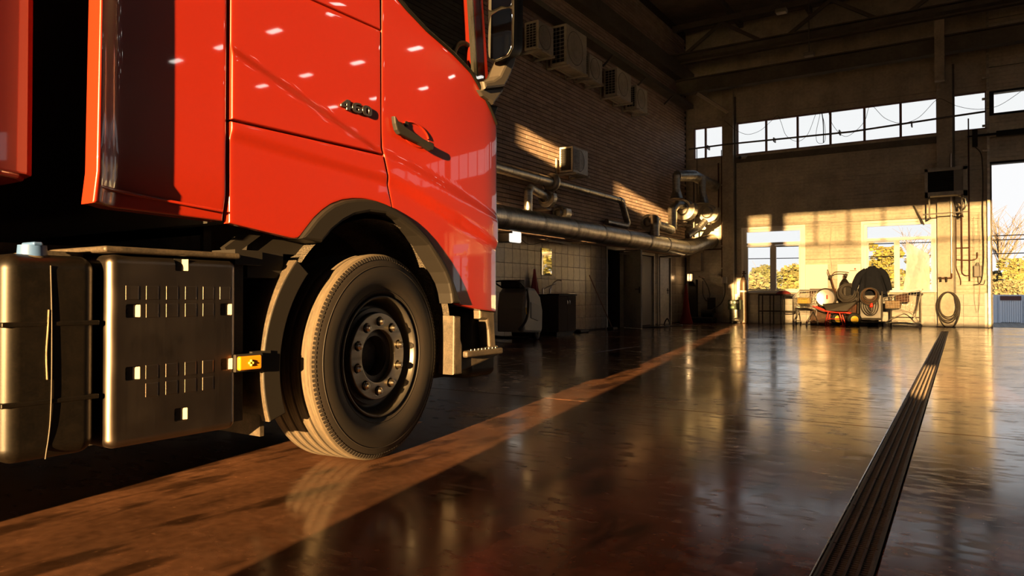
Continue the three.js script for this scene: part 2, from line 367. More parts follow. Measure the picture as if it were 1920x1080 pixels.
{ // window frames
  const frame = (n, x0, x1, y0, y1, bars, mat, t = 0.05, gm = M.glass, f = FB, sillOut = 0) => {
    const g = [bx(x0, x1, y0, y0 + t, f + 0.04, f + 0.12), bx(x0, x1, y1 - t, y1, f + 0.04, f + 0.12), bx(x0, x0 + t, y0 + t, y1 - t, f + 0.04, f + 0.12), bx(x1 - t, x1, y0 + t, y1 - t, f + 0.04, f + 0.12)];
    const win = struct('window_' + n, [rbx(x0 - 0.005, x1 + 0.005, y0 - 0.004, y0 + 0.02, f - sillOut, f + 0.2, 0.005)], mat);
    const fr = shade(new THREE.Mesh(join(g), mat)); fr.name = 'window_frame'; win.add(fr);
    for (const b of bars) { const m = shade(new THREE.Mesh(bx(b[0], b[1], b[2], b[3], f + 0.05, f + 0.11), mat)); m.name = 'mullion'; win.add(m); }
    return { win, gm };
  };
  const pane = (o, x0, x1, y0, y1, f = FB + 0.08) => { const m = shade(new THREE.Mesh(new THREE.PlaneGeometry(x1 - x0, y1 - y0), o.gm)); m.name = 'pane'; m.position.set((x0 + x1) / 2, (y0 + y1) / 2, -f); o.win.add(m); };
  // high ribbon windows
  let n = 1;
  const ribbon = (x0, x1, splits, t = 0.035) => {
    const xs = [x0 + t, ...splits, x1 - t], bars = splits.map((s) => [s - 0.03, s + 0.03, 5.2 + t, 6.2 - t]);
    const o = frame(n++, x0, x1, 5.2, 6.2, bars, M.frameRed, t);
    for (let i = 0; i + 1 < xs.length; i++) pane(o, xs[i], xs[i + 1], 5.2 + t, 6.2 - t);
  };
  ribbon(-7.52, -6.52, [-7.15]);
  ribbon(-6.16, -0.8, [-5.285, -4.38, -3.48, -2.587, -1.682]);
  ribbon(-0.44, 0.3, []); ribbon(4.85, 5.45, []);
  ribbon(5.8, 11.2, [6.7, 7.6, 8.5, 9.4, 10.3]); ribbon(11.6, 16.4, [12.4, 13.2, 14, 14.8, 15.6]);
  // lower white windows: a top light over two lights
  const low = (x0, x1, mid) => {
    const o = frame(n++, x0, x1, 0.93, 2.86, [[x0 + 0.07, x1 - 0.07, 2.37, 2.45], [mid - 0.05, mid + 0.05, 1.0, 2.37]], M.frameWhite, 0.075, M.glass, FB - 0.02, 0.1);
    const sash = (a, b, c, d) => { const t = 0.035, m = shade(new THREE.Mesh(join([bx(a, b, c, c + t, FB + 0.02, FB + 0.075), bx(a, b, d - t, d, FB + 0.02, FB + 0.075), bx(a, a + t, c + t, d - t, FB + 0.02, FB + 0.075), bx(b - t, b, c + t, d - t, FB + 0.02, FB + 0.075)]), M.frameWhite)); m.name = 'sash'; o.win.add(m); pane(o, a + t, b - t, c + t, d - t, FB + 0.05); };
    pane(o, x0 + 0.075, x1 - 0.075, 2.45, 2.785, FB + 0.06);
    sash(x0 + 0.08, mid - 0.052, 1.01, 2.36);
    if (x0 < -5) { sash(mid + 0.052, x1 - 0.08, 1.01, 2.36); } else pane(o, mid + 0.05, x1 - 0.075, 1.005, 2.37, FB + 0.06);
    // reveal of the opening
    const rv = shade(new THREE.Mesh(join([bx(x0 - 0.07, x0, 0.93, 2.93, FB - 0.02, FB + 0.0), bx(x1, x1 + 0.07, 0.93, 2.93, FB - 0.02, FB + 0.0), bx(x0 - 0.07, x1 + 0.07, 2.86, 2.93, FB - 0.022, FB - 0.002)]), M.frameWhite)); rv.name = 'casing'; o.win.add(rv);
  };
  low(-5.95, -4.24, -5.09); low(-2.61, -0.9, -1.775); low(6.1, 7.8, 6.95); low(9.2, 10.9, 10.05);
}
// ---- sill rails, trims along the far wall
struct('trim_1', [rbx(-7.7, 0.24, 0.868, 0.893, FB - 0.02, FB + 0.02, 0.004)], M.panelFlat);
struct('trim_2', [bx(-5.95, -0.95, 2.955, 2.985, FB - 0.018, FB + 0.0)], M.panelFlat);
struct('trim_3', [bx(-6.2, -0.75, 4.945, 5.12, FB - 0.05, FB + 0.0)], M.steel);
struct('trim_4', [bx(0.225, 0.295, 0, 0.9, FB - 0.03, FB + 0.02)], M.frameWhite);
// ---- rear wall behind the camera with the open gate the truck came through
const GATE = [-5.25, -1.025, 4.25];
const REAR = [[GATE[0], GATE[1], 0, GATE[2]], [-4.85, -4.28, 5.58, 6.06], [-3.93, -3.02, 5.58, 6.06], [-2.65, -1.75, 5.58, 6.06], [-0.92, -0.27, 5.25, 6.2], [0.13, 5.4, 5.25, 6.2], [5.8, 11.2, 5.25, 6.2], [11.6, 16.4, 5.25, 6.2], [-7.3, -5.7, 5.25, 6.2], [0.13, 5.4, 2.98, 5.235], [1.36, 2.25, 1.05, 1.45], [0.5, 0.98, 1.5, 1.88]];  // the tall glazing under the wide ribbon is added to brighten the far wall
{
  const xs = new Set([-8.1, XR]), ys = new Set([0, TOP]); for (const [a, b, c, d] of REAR) { xs.add(a); xs.add(b); ys.add(c); ys.add(d); }
  const X = [...xs].sort((p, q) => p - q), Y = [...ys].sort((p, q) => p - q), g = [];
  for (let j = 0; j < Y.length - 1; j++) for (let i = 0; i < X.length - 1; i++) {
    const mx = (X[i] + X[i + 1]) / 2, my = (Y[j] + Y[j + 1]) / 2;
    if (!REAR.some(([a, b, c, d]) => mx > a && mx < b && my > c && my < d)) g.push(bx(X[i], X[i + 1], Y[j], Y[j + 1], FR - 0.2, FR));
  }
  struct('wall_front', g, M.panelFlat);
  const open = new Set([0, 1, 2, 9, 10]); // the three lights of the raised gate and two small hatches; slats are added outside the large unseen windows to dim the sun
  let n = 11;
  for (const [a, b, c, d] of REAR.slice(1)) {
    const t = 0.025, parts = [bx(a, b, c, c + t, FR - 0.12, FR - 0.06), bx(a, b, d - t, d, FR - 0.12, FR - 0.06), bx(a, a + t, c, d, FR - 0.12, FR - 0.06), bx(b - t, b, c, d, FR - 0.12, FR - 0.06)];
    const k = b - a > 2 && d < 6.3 && c > 5 ? Math.round((b - a) / 0.88) : 1;
    for (let i = 1; i < k; i++) { const x = a + (b - a) * i / k; parts.push(bx(x - 0.03, x + 0.03, c, d, FR - 0.12, FR - 0.06)); }
    const win = struct('window_' + n++, parts, c < 2 ? M.frameWhite : M.frameRed);
    const p = shade(new THREE.Mesh(new THREE.PlaneGeometry(b - a, d - c), M.glass)); p.name = 'pane'; p.position.set((a + b) / 2, (c + d) / 2, -(FR - 0.09)); win.add(p);
    if (!open.has(n - 12)) { const sl = []; for (let y = c + 0.03; y < d - 0.02; y += 0.05) sl.push(bx(a, b, y - 0.0198, y + 0.0198, FR - 0.185, FR - 0.18)); const q = shade(new THREE.Mesh(join(sl), M.steel)); q.name = 'dimming_slats'; q.userData = { kind: 'stuff' }; win.add(q); }
  }
}
struct('wall_right', [bx(XR, XR + 0.2, 0, TOP, FR - 0.2, FB + 0.3)], M.panelFlat);
struct('ceiling', [bx(-8.1, XR + 0.2, TOP, TOP + 0.2, FR - 0.2, FB + 0.3)], M.ceiling);
// ---- steel columns, beams, trusses, wall girders
{
  const ibeam = (x, f, y1, w = 0.3) => [bx(x - w / 2, x + w / 2, 0, y1, f - 0.012, f + 0.012), bx(x - w / 2, x - w / 2 + 0.016, 0, y1, f - 0.12, f + 0.12), bx(x + w / 2 - 0.016, x + w / 2, 0, y1, f - 0.12, f + 0.12)];
  for (const [x, w, lab] of [[-6.39, 0.34, 'pale boxed steel column between the corner and the left window'], [-0.64, 0.36, 'pale boxed steel column beside the wall heater'], [5.6, 0.34, 'pale steel column right of the open gate'], [11.4, 0.34, 'pale steel column at the right end of the far wall']]) {
    const c = thing('steel_column', lab, 'column', V(x, 0, FB - 0.1)); c.userData.kind = 'structure';
    part('shaft', [bx(x - w / 2, x + w / 2, 0, 7.2, FB - 0.17, FB - 0.01)], M.column, c);
    part('base_plate', [bx(x - w / 2 - 0.04, x + w / 2 + 0.04, 0, 0.02, FB - 0.21, FB - 0.005)], M.steel, c);
    part('edge_strip', [bx(x + w / 2 + 0.002, x + w / 2 + 0.05, 0.9, 7.0, FB - 0.06, FB - 0.005)], M.steel, c);
  }
  let n = 5;
  const beamX = (f, y0, y1, name) => struct(name || 'trim_' + n++, [bx(XL, XR, y0, y0 + 0.03, f - 0.14, f + 0.14), bx(XL, XR, y1 - 0.03, y1, f - 0.14, f + 0.14), bx(XL, XR, y0 + 0.03, y1 - 0.03, f - 0.012, f + 0.012)], M.steel);
  beamX(21.45, 7.05, 7.5); beamX(21.0, 7.95, 8.15);
  for (const f of [21.2, 14.9, 8.6]) { // roof trusses
    const t = [bx(XL, XR, 8.95, 9.12, f - 0.08, f + 0.08), bx(XL, XR, f > 20 ? 7.9 : 7.75, f > 20 ? 8.02 : 7.87, f - 0.08, f + 0.08)];
    const truss = struct('roof_truss', t, M.steel); truss.userData = { kind: 'structure', label: 'dark steel roof truss with zigzag struts' };
    for (let x = XL, k = 0; x < XR - 1; x += 1.5, k++) { const m = shade(new THREE.Mesh(bar(V(x, k % 2 ? 8.95 : 7.95, f), V(x + 1.5, k % 2 ? 7.95 : 8.95, f), 0.09, 0.09), M.steel)); m.name = 'strut'; truss.add(m); }
  }
  struct('trim_' + n++, [bx(XL, XL + 0.26, 7.5, 7.53, 3, FB), bx(XL, XL + 0.26, 7.9, 7.93, 3, FB), bx(XL + 0.24, XL + 0.26, 7.53, 7.9, 3, FB)], M.steel);
  struct('trim_' + n++, [bx(XL, XL + 0.3, 6.78, 6.9, 3, FB - 0.2)], M.steel);
  for (let f = 12; f < 22; f += 2.1) struct('trim_' + n++, [bar(V(XL, 6.55, f), V(XL + 0.3, 6.78, f), 0.04, 0.04)], M.steel);
  struct('trim_' + n++, [bx(-0.82, -0.6, 6.35, 8.0, 21.3, 21.5)], M.column);                       // hanging post at the column head
  struct('trim_' + n++, [bar(V(-7.1, 7.05, 21.45), V(-6.35, 6.5, FB - 0.08), 0.1, 0.1)], M.column); // knee brace
  // purlins along the hall
  for (let x = -6; x < 16; x += 2) struct('trim_' + n++, [bx(x - 0.06, x + 0.06, 9.12, 9.28, FR, FB)], M.steel);
}
{ // pipe that crosses in front of the high windows, with drops
  const p = thing('water_pipe', 'thin dark pipe running across the high ribbon windows', 'pipe', V(-3, 5.4, FB - 0.2));
  const ys = [[-7.6, 5.5], [-6.4, 5.52], [-2.9, 5.47], [-0.8, 5.56], [0.28, 5.6]];
  part('pipe_run', ys.slice(0, -1).map(([x, y], i) => rod(V(x, y, FB - 0.22), V(ys[i + 1][0], ys[i + 1][1], FB - 0.22), 0.026, 10)), M.steel, p);
  part('drop_pipe', [rod(V(-7.34, 5.5, FB - 0.22), V(-7.34, 3.3, FB - 0.22), 0.014, 8)], M.steel, p);
  for (const x of [-7, -5, -3.2, -1.4]) part('clip', [bx(x - 0.015, x + 0.015, 5.44, 5.56, FB - 0.25, FB)], M.steel, p);
}
{ // sagging cables in front of the high windows
  const cable = (pts, r, lab) => single('hanging_cable', [tube(pts.map(([px, py]) => V3(onF(px, py, FB - 0.3))), r, pts.length * 10, 5)], M.rubberHose, lab, 'cable', 'cables looped below the roof beam');
  cable([[1358, 226], [1382, 245], [1402, 252], [1425, 245], [1445, 228], [1458, 217], [1464, 228], [1475, 255], [1496, 265], [1512, 255], [1530, 213]], 0.006, 'thin cable sagging in two loops from the corner column across the panes');
  cable([[1538, 212], [1530, 255], [1534, 268], [1545, 267], [1547, 240], [1541, 212]], 0.006, 'short narrow cable loop hanging next to the dark cable bundle');
  cable([[1552, 205], [1562, 235], [1585, 256], [1605, 245], [1622, 225], [1630, 200], [1634, 198], [1660, 222], [1690, 231], [1720, 222], [1755, 188], [1762, 185], [1795, 199], [1835, 205], [1870, 199], [1905, 178], [1918, 168]], 0.006, 'long thin cable swagged from the window middle to the gate window');
  single('cable_bundle', [tube([[1541, 211], [1543, 225], [1544, 240], [1544, 268]].map(([a, b]) => V3(onF(a, b, FB - 0.32))), 0.014, 20, 6)], M.rubberHose, 'short dark bundle of cable ends hanging before a pane', 'cable');
}
// THE TRUCK
const font = await new FontLoader().loadAsync('fonts/droid/droid_sans_bold.typeface.json');
Object.assign(M, {
  paint: phy(rgb(0.2747, 0.01474, 0.00335), 0.36, { clearcoat: 1, clearcoatRoughness: 0.025 }),
  blackGloss: phy(rgb(0.006, 0.0055, 0.005), 0.5, { specularIntensity: 0.1 }),
  armGrey: std(rgb(0.0335, 0.02881, 0.02345), 0.5),
  trim: phy(rgb(0.01005, 0.008576, 0.00737), 0.55, { specularIntensity: 0.5 }),
  trimLight: std(rgb(0.1139, 0.1005, 0.08375), 0.6, 0, { map: dustColor }),
  tyre: std(rgb(0.01474, 0.009045, 0.006365), 0.68, 0, { map: dustColor }),
  tread: std(rgb(0.1809, 0.1575, 0.1206), 0.85, 0, { map: dustColor }),
  rimDark: std(rgb(0.05025, 0.04556, 0.0402), 0.4, 0.6),
  rimPlate: std(rgb(0.6, 0.53, 0.44), 0.34, 0.85, { map: galvColor }),
  nut: std(rgb(0.6, 0.54, 0.44), 0.25, 1),
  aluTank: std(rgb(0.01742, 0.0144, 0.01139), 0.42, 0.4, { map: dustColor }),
  aluBox: std(rgb(0.16, 0.132, 0.112), 1, 1, { roughnessMap: brushed }),
  capBlue: std(rgb(0.045, 0.10, 0.26), 0.35),
  amber: phy(rgb(0.6365, 0.2412, 0.0067), 0.2, { clearcoat: 1, clearcoatRoughness: 0.05 }),
  liner: std(rgb(0.1072, 0.09715, 0.0804), 0.9, 0, { map: dustColor, bumpMap: tex(256, 256, (u, v) => fbm(u, v, 40, 40, 2, 64), false, 4, 4), bumpScale: 0.012 }),
  cabGlass: phy(rgb(0.62, 0.66, 0.66), 0.02, { transmission: 1, thickness: 0, ior: 1.4 }),
  cup: std(rgb(0.42, 0.37, 0.3), 0.4),
  chassis: std(rgb(0.085, 0.08, 0.075), 0.65, 0, { map: dustColor }),
  sticker: std(rgb(0.402, 0.3819, 0.335), 0.5),
});
{
  const BASE = V(-3.7, 0, 2.62);
  const truck = thing('truck', 'red lorry with black wheel arch trim parked in the sunlight', 'truck', BASE);
  const P = (n, g, m, par = truck) => part(n, g, m, par);
  // side surface of the cab: x as a function of (f, y)
  const chain = (pts) => (f) => { let i = 1; while (i < pts.length - 1 && f > pts[i][0]) i++; const [a, b] = [pts[i - 1], pts[i]]; return lerp(a[1], b[1], (f - a[0]) / (b[0] - a[0])); };
  const creaseY = chain([[1.76, 1.775], [2.58, 1.518], [2.68, 1.515], [3.68, 1.285]]);
  const crease2 = chain([[1.76, 1.443], [2.58, 1.39], [2.72, 1.38], [3.68, 1.12]]);
  const side = (f, y) => {
    const front = Math.max(0, f - 2.95);
    const end = Math.max(0, f - 3.52);
    let x = -2.45 - 0.05 * front * front - 0.3 * end * end;
    x += 0.011 * smooth(creaseY(f) + 0.022, creaseY(f) - 0.022, y);     // lower body stands a little proud of the crease
    x -= 0.016 * smooth(crease2(f) + 0.02, crease2(f) - 0.03, y);
    x -= 0.035 * Math.max(0, y - 2.3) * Math.max(0, y - 2.3);
    return x;
  };
  // a pressed panel between a lower and an upper edge curve, with rolled edges
  function panel(bot, top, X, nu, nv, r = 0.007, depth = 0.035) {
    const edge = (lo) => { const l = [[lo, 1, depth], ...[90, 60, 30].map((a) => [lo, Math.sin(a * Math.PI / 180), r * (1 - Math.cos(a * Math.PI / 180))])]; return lo ? l.reverse() : l; };
    const line = (n) => [...edge(0), ...Array.from({ length: n + 1 }, (_, i) => [i / n, 0, 0]), ...edge(1)];
    const U = line(nu), W = line(nv), pos = [], idx = [];
    for (const [v, ov, dv] of W) for (const [u, ou, du] of U) {
      const b = bot(u), t = top(u);
      let f = lerp(b[0], t[0], v), y = lerp(b[1], t[1], v);
      if (ov) { const c = v ? top : bot, e = 1e-3, p = c(Math.max(0, u - e)), q = c(Math.min(1, u + e)); let nx = -(q[1] - p[1]), ny = q[0] - p[0]; const L = Math.hypot(nx, ny) || 1; const s = v ? 1 : -1; f += s * nx / L * r * ov; y += s * ny / L * r * ov; }
      if (ou) f += (u ? 1 : -1) * r * ou;
      pos.push(X(f, y) - Math.max(du, dv), y, -f);
    }
    const n = U.length;
    for (let j = 0; j + 1 < W.length; j++) for (let i = 0; i + 1 < n; i++) { const a = j * n + i; idx.push(a, a + n, a + 1, a + 1, a + n, a + n + 1); }
    const g = new THREE.BufferGeometry(); g.setAttribute('position', new THREE.Float32BufferAttribute(pos, 3)); g.setIndex(idx.reverse()); g.computeVertexNormals();
    const uv = new Float32Array(pos.length / 3 * 2); for (let i = 0; i < pos.length / 3; i++) { uv[2 * i] = -pos[3 * i + 2]; uv[2 * i + 1] = pos[3 * i + 1]; }
    g.setAttribute('uv', new THREE.BufferAttribute(uv, 2)); return g;
  }
  const poly = (pts) => { // piecewise curve by arc length with rounded joints (Catmull)
    const c = new THREE.CatmullRomCurve3(pts.map(([f, y]) => new THREE.Vector3(f, y, 0)), false, 'centripetal');
    return (u) => { const p = c.getPointAt(Math.min(1, Math.max(0, u))); return [p.x, p.y]; };
  };
  const lineTo = (a, b) => (u) => [lerp(a[0], b[0], u), lerp(a[1], b[1], u)];
  const polyline = (pts) => { const L = [0]; for (let i = 1; i < pts.length; i++) L.push(L[i - 1] + Math.hypot(pts[i][0] - pts[i - 1][0], pts[i][1] - pts[i - 1][1])); return (u) => { const s = u * L[L.length - 1]; let i = 1; while (i < pts.length - 1 && L[i] < s) i++; const k = (s - L[i - 1]) / (L[i] - L[i - 1]); return [lerp(pts[i - 1][0], pts[i][0], k), lerp(pts[i - 1][1], pts[i][1], k)]; }; };

  // ---- sleeper side panels
  P('side_panel', panel(lineTo([1.768, 2.122], [2.6, 2.125]), lineTo([1.76, 3.45], [2.58, 3.45]), side, 16, 20), M.paint);
  P('side_panel', panel(lineTo([1.768, 1.505], [2.607, 1.512]), lineTo([1.768, 2.103], [2.6, 2.106]), side, 30, 40), M.paint);
  P('side_panel', panel(polyline([[1.77, 1.097], [2.09, 1.058], [2.105, 1.06], [2.14, 1.1], [2.19, 1.155], [2.24, 1.196], [2.29, 1.228], [2.36, 1.255], [2.43, 1.27], [2.5, 1.277], [2.57, 1.276], [2.64, 1.267], [2.69, 1.256]]),
    polyline([[1.768, 1.482], [2.1, 1.485], [2.612, 1.488]]), side, 60, 30), M.paint);
  // ---- door
  const doorTop = polyline([[2.632, 2.36], [2.8, 2.272], [2.96, 2.213], [3.19, 2.158], [3.37, 2.1], [3.45, 2.045], [3.54, 1.975], [3.6, 1.925], [3.675, 1.86]]);
  const doorBot = polyline([[2.712, 1.246], [2.8, 1.218], [2.876, 1.182], [2.95, 1.135], [3.007, 1.093], [3.08, 1.03], [3.147, 0.954], [3.2, 0.88], [3.23, 0.82], [3.255, 0.768], [3.3, 0.757], [3.45, 0.735], [3.675, 0.715]]);
  // left edge of the door steps back a little where the crease crosses it
  const doorShift = (f, y) => side(f, y);
  const doorG = panel(doorBot, doorTop, doorShift, 70, 60, 0.007, 0.04);
  { const p = doorG.attributes.position; for (let i = 0; i < p.count; i++) { const y = p.getY(i), f = -p.getZ(i); if (f < 2.85) { const want = y > 1.6 ? 2.622 : y > 1.5 ? lerp(2.63, 2.622, (y - 1.5) / 0.1) : lerp(2.708, 2.63, (y - 1.246) / 0.254); const have = lerp(2.712, 2.632, sat((y - 1.246) / 1.1)); p.setZ(i, -(f + (want - have) * (1 - smooth(2.66, 2.85, f)))); } } doorG.computeVertexNormals(); }
  const door = P('door', doorG, M.paint);
  { // handle: scooped grip cup behind a black lever
    const c = [2.865, 1.645], cup = [];
    for (let i = 0; i < 40; i++) { const a = i / 40 * 2 * Math.PI; cup.push([c[0] + 0.105 * Math.cos(a) - 0.02 * Math.sin(a), c[1] + 0.062 * Math.sin(a)]); }
    const g = plateX(cup, side(2.84, 1.64) - 0.004, side(2.84, 1.64) + 0.0035, 0.0032); P('grip_cup', g, M.paint, door);
    P('grip_rim', [tube(cup.filter((_, i) => i < 22 || i > 36).map(([f, y]) => V(side(f, y) + 0.004, y, f)), 0.006, 60, 8)], M.paint, door);
    const lev = [[2.672, 1.7], [2.682, 1.7], [2.7, 1.682], [2.78, 1.655], [2.9, 1.628], [2.975, 1.618], [2.985, 1.6], [2.975, 1.578], [2.95, 1.575], [2.86, 1.598], [2.76, 1.612], [2.71, 1.618], [2.69, 1.635], [2.678, 1.665]];
    P('handle', plateX(lev, side(2.8, 1.64) + 0.008, side(2.8, 1.64) + 0.036, 0.007), M.black, door);
    P('lock', [rod(V(side(2.8, 1.66) + 0.002, 1.688, 2.79), V(side(2.8, 1.66) + 0.012, 1.688, 2.79), 0.014, 16)], M.trim, door);
  }
  P('door_seal', [tube([...Array(30)].map((_, i) => { const [f, y] = doorTop(i / 29); return V(side(f, y) + 0.004, y + 0.012, f); }), 0.010, 80, 8)], M.blackGloss, door);
  // window glass over the sill line
  { const pts = [...Array(20)].map((_, i) => doorTop(i / 19 * 0.86)); const out = [...pts.map(([f, y]) => [f, y + 0.012]), [3.56, 2.95], [2.66, 2.95]]; const s = new THREE.Shape(out.map(([f, y]) => new THREE.Vector2(f, y))); const g = new THREE.ShapeGeometry(s); const m = new THREE.Matrix4().set(0, 0, 1, 0, 0, 1, 0, 0, -1, 0, 0, 0, 0, 0, 0, 1); g.applyMatrix4(m); const p = g.attributes.position; for (let i = 0; i < p.count; i++) p.setX(i, side(-p.getZ(i), Math.min(2.3, p.getY(i))) - 0.022); P('door_window', g, M.cabGlass, door); }
  P('window_frame', [bar(V(-2.545, 2.02, 3.54), V(-2.57, 2.98, 3.47), 0.02, 0.03), bar(V(-2.55, 2.98, 2.66), V(-2.55, 2.98, 3.5), 0.03, 0.02)], M.trimLight, door);
  P('window_frame', [bar(V(-2.555, 2.0, 3.575), V(-2.585, 2.98, 3.505), 0.02, 0.022)], M.black, door);
  // '460' badge
  { const t = new TextGeometry('460', { font, size: 0.05, depth: 0.008, bevelEnabled: true, bevelThickness: 0.002, bevelSize: 0.0016, bevelSegments: 2, curveSegments: 6 }); t.computeBoundingBox(); const w = t.boundingBox.max.x - t.boundingBox.min.x; t.translate(-t.boundingBox.min.x, -t.boundingBox.min.y, 0);
    const m = new THREE.Matrix4().makeRotationY(Math.PI / 2); const k = 0.205 / w; t.scale(k, 0.92, 1);
    // text x -> forward (-z), facing +x
    t.applyMatrix4(m); t.translate(side(2.43, 1.7) + 0.001, 1.668, -2.335); P('badge', [t], std(rgb(0.16, 0.14, 0.125), 0.2, 0.9)); }
  // ---- side air deflector behind the cab: a lip at its rear edge stands out and shades the panel
  {
    const X = (f, y) => -2.452 + 0.058 * Math.pow(smooth(1.335, 1.232, f), 1.2) - 0.02 * smooth(1.2, 1.12, y);
    const g = panel(lineTo([1.232, 1.116], [1.738, 1.106]), (u) => [lerp(1.262, 1.738, u), 3.4], X, 50, 24, 0.008, 0.075);
    P('air_deflector', g, M.paint);
    P('deflector_fold', [tube([V(-2.41, 1.165, 1.24), V(-2.452, 1.16, 1.34), V(-2.454, 1.135, 1.73)], 0.006, 30, 8)], M.paint);
    P('deflector_back', [plateX([[1.25, 1.13], [1.72, 1.12], [1.72, 3.38], [1.28, 3.38]], -2.52, -2.5, 0.002)], M.paint);
  }
  // ---- wheel arch trim
  {
    const outer = [[2.105, 1.052], [2.14, 1.092], [2.19, 1.147], [2.24, 1.188], [2.29, 1.22], [2.36, 1.247], [2.43, 1.262], [2.5, 1.269], [2.57, 1.268], [2.64, 1.259], [2.71, 1.24], [2.8, 1.21], [2.876, 1.173], [2.95, 1.127], [3.0, 1.085], [3.072, 1.022], [3.138, 0.948], [3.19, 0.874], [3.222, 0.815], [3.246, 0.765]];
    const inner = [[3.17, 0.765], [3.16, 0.82], [3.14, 0.875], [3.1, 0.937], [3.04, 1.0], [2.963, 1.076], [2.88, 1.122], [2.792, 1.161], [2.72, 1.19], [2.634, 1.209], [2.522, 1.208], [2.42, 1.183], [2.35, 1.149], [2.28, 1.1], [2.222, 1.042]];
    P('wheel_arch_trim', plateX([...outer, ...inner], -2.56, -2.432, 0.014), M.trim);
    // lining of the wheel housing, dusty fleece that the low sun reaches at the front
    const cf = 2.62, cyy = 0.5, g = [];
    const arc = (a0, a1, n, r, x0, x1) => { const pos = [], idx = [], uv = []; for (let i = 0; i <= n; i++) { const a = lerp(a0, a1, i / n), f = cf + r(a) * Math.cos(a), y = cyy + r(a) * Math.sin(a); pos.push(x0, y, -f, x1, y, -f); uv.push(i / n * 2, 0, i / n * 2, x1 - x0); if (i < n) { const k = 2 * i; idx.push(k, k + 1, k + 2, k + 1, k + 3, k + 2); } } const q = new THREE.BufferGeometry(); q.setAttribute('position', new THREE.Float32BufferAttribute(pos, 3)); q.setAttribute('uv', new THREE.Float32BufferAttribute(uv, 2)); q.setIndex(idx); q.computeVertexNormals(); return q; };
    P('wheel_housing', [arc(-0.12, 2.5, 60, (a) => 0.585 + 0.1 * Math.max(0, Math.sin(a)), -3.05, -2.485)], M.liner);
  }
  // ---- cab shell (inside and far side)
  P('cab_shell', [bx(-4.9, -2.52, 1.1, 3.45, 1.78, 1.84), bx(-4.9, -2.52, 1.28, 1.34, 1.8, 3.66), bx(-4.95, -4.88, 1.1, 2.1, 1.8, 3.7), bx(-4.95, -4.88, 2.95, 3.45, 1.8, 3.6), bx(-4.95, -4.88, 2.1, 2.95, 1.8, 2.66), bx(-4.9, -2.66, 0.75, 1.95, 3.66, 3.74), bx(-2.53, -2.5, 2.1, 3.45, 1.8, 2.62)], M.black);
  P('roof', [rbx(-4.93, -2.47, 3.38, 3.75, 1.75, 3.6, 0.12, 4)], M.paint);
  P('windscreen', plateX([[3.72, 1.98], [3.735, 1.98], [3.62, 3.35], [3.6, 3.35]], -4.8, -2.72, 0), M.cabGlass);
  P('dashboard', [rbx(-4.85, -2.6, 1.8, 1.98, 3.2, 3.64, 0.05)], M.black);
  P('seat', [rbx(-3.35, -2.8, 1.9, 2.75, 2.72, 2.88, 0.06), rbx(-3.4, -2.75, 1.72, 1.92, 2.8, 3.25, 0.06)], M.black);
  P('grab_handle', [tube([V(-2.6, 2.08, 3.38), V(-2.62, 2.2, 3.4), V(-2.63, 2.32, 3.46), V(-2.63, 2.36, 3.53), V(-2.63, 2.36, 3.58)], 0.017, 30, 10)], M.trim);
  P('a_pillar', [bar(V(-2.6, 1.85, 3.66), V(-2.64, 3.3, 3.555), 0.075, 0.1)], M.paint);
  P('a_pillar_edge', [bar(V(-2.572, 1.95, 3.705), V(-2.615, 3.3, 3.6), 0.03, 0.03)], M.paint);
  // ---- front corner below the mirror
  P('corner_panel', panel(lineTo([3.69, 0.73], [3.775, 0.73]), (u) => [lerp(3.69, 3.78, u), 1.84], (f) => -2.582 - 2.4 * Math.max(0, f - 3.7) ** 2 - 0.35 * Math.max(0, f - 3.69), 10, 10, 0.004, 0.05), M.paint);
  P('corner_rubber', [bx(-2.62, -2.575, 0.72, 1.28, 3.682, 3.7)], M.black);
  { const s = new THREE.SphereGeometry(0.045, 20, 14); s.scale(0.7, 1, 0.8); s.translate(-2.555, 1.29, -3.685); P('corner_buffer', s, M.black); }
  P('front_panel', [rbx(-4.85, -2.6, 0.75, 1.95, 3.72, 3.79, 0.03)], M.paint);
  P('bumper', [rbx(-4.9, -2.58, 0.3, 0.74, 3.5, 3.84, 0.06)], M.trim);
  // ---- mirror
  {
    P('mirror_foot', plateX([[3.46, 2.02], [3.5, 2.04], [3.62, 1.985], [3.7, 1.99], [3.66, 1.9], [3.62, 1.88], [3.56, 1.89], [3.51, 1.945]], -2.56, -2.48, 0.02), M.trim);
    P('mirror_foot', plateX([[3.5, 1.96], [3.58, 1.88], [3.69, 1.86], [3.7, 1.75], [3.69, 1.72], [3.6, 1.87]], -2.6, -2.54, 0.01), M.black);
    const q = (px, py, X) => { const [, y, f] = onX(px, py, X); return [f, y]; };
    P('mirror_arm', plateX([[908, 152], [926, 149], [938, 141], [952, 112], [958, 104], [969, 103], [966, 122], [958, 142], [947, 163], [911, 167]].map(([a, b]) => q(a, b, -2.42)), -2.53, -2.42, 0.016), M.armGrey);
    P('mirror_arm', plateX([[898, 168], [946, 164], [944, 172], [926, 196], [918, 188], [906, 180]].map(([a, b]) => q(a, b, -2.44)), -2.55, -2.44, 0.014), M.armGrey);
    const hp = [[-2.50, 2.33], [-2.49, 2.26], [-2.44, 2.235], [-2.35, 2.25], [-2.318, 2.30], [-2.312, 2.5], [-2.318, 3.0], [-2.36, 3.05], [-2.46, 3.04], [-2.50, 2.98]];
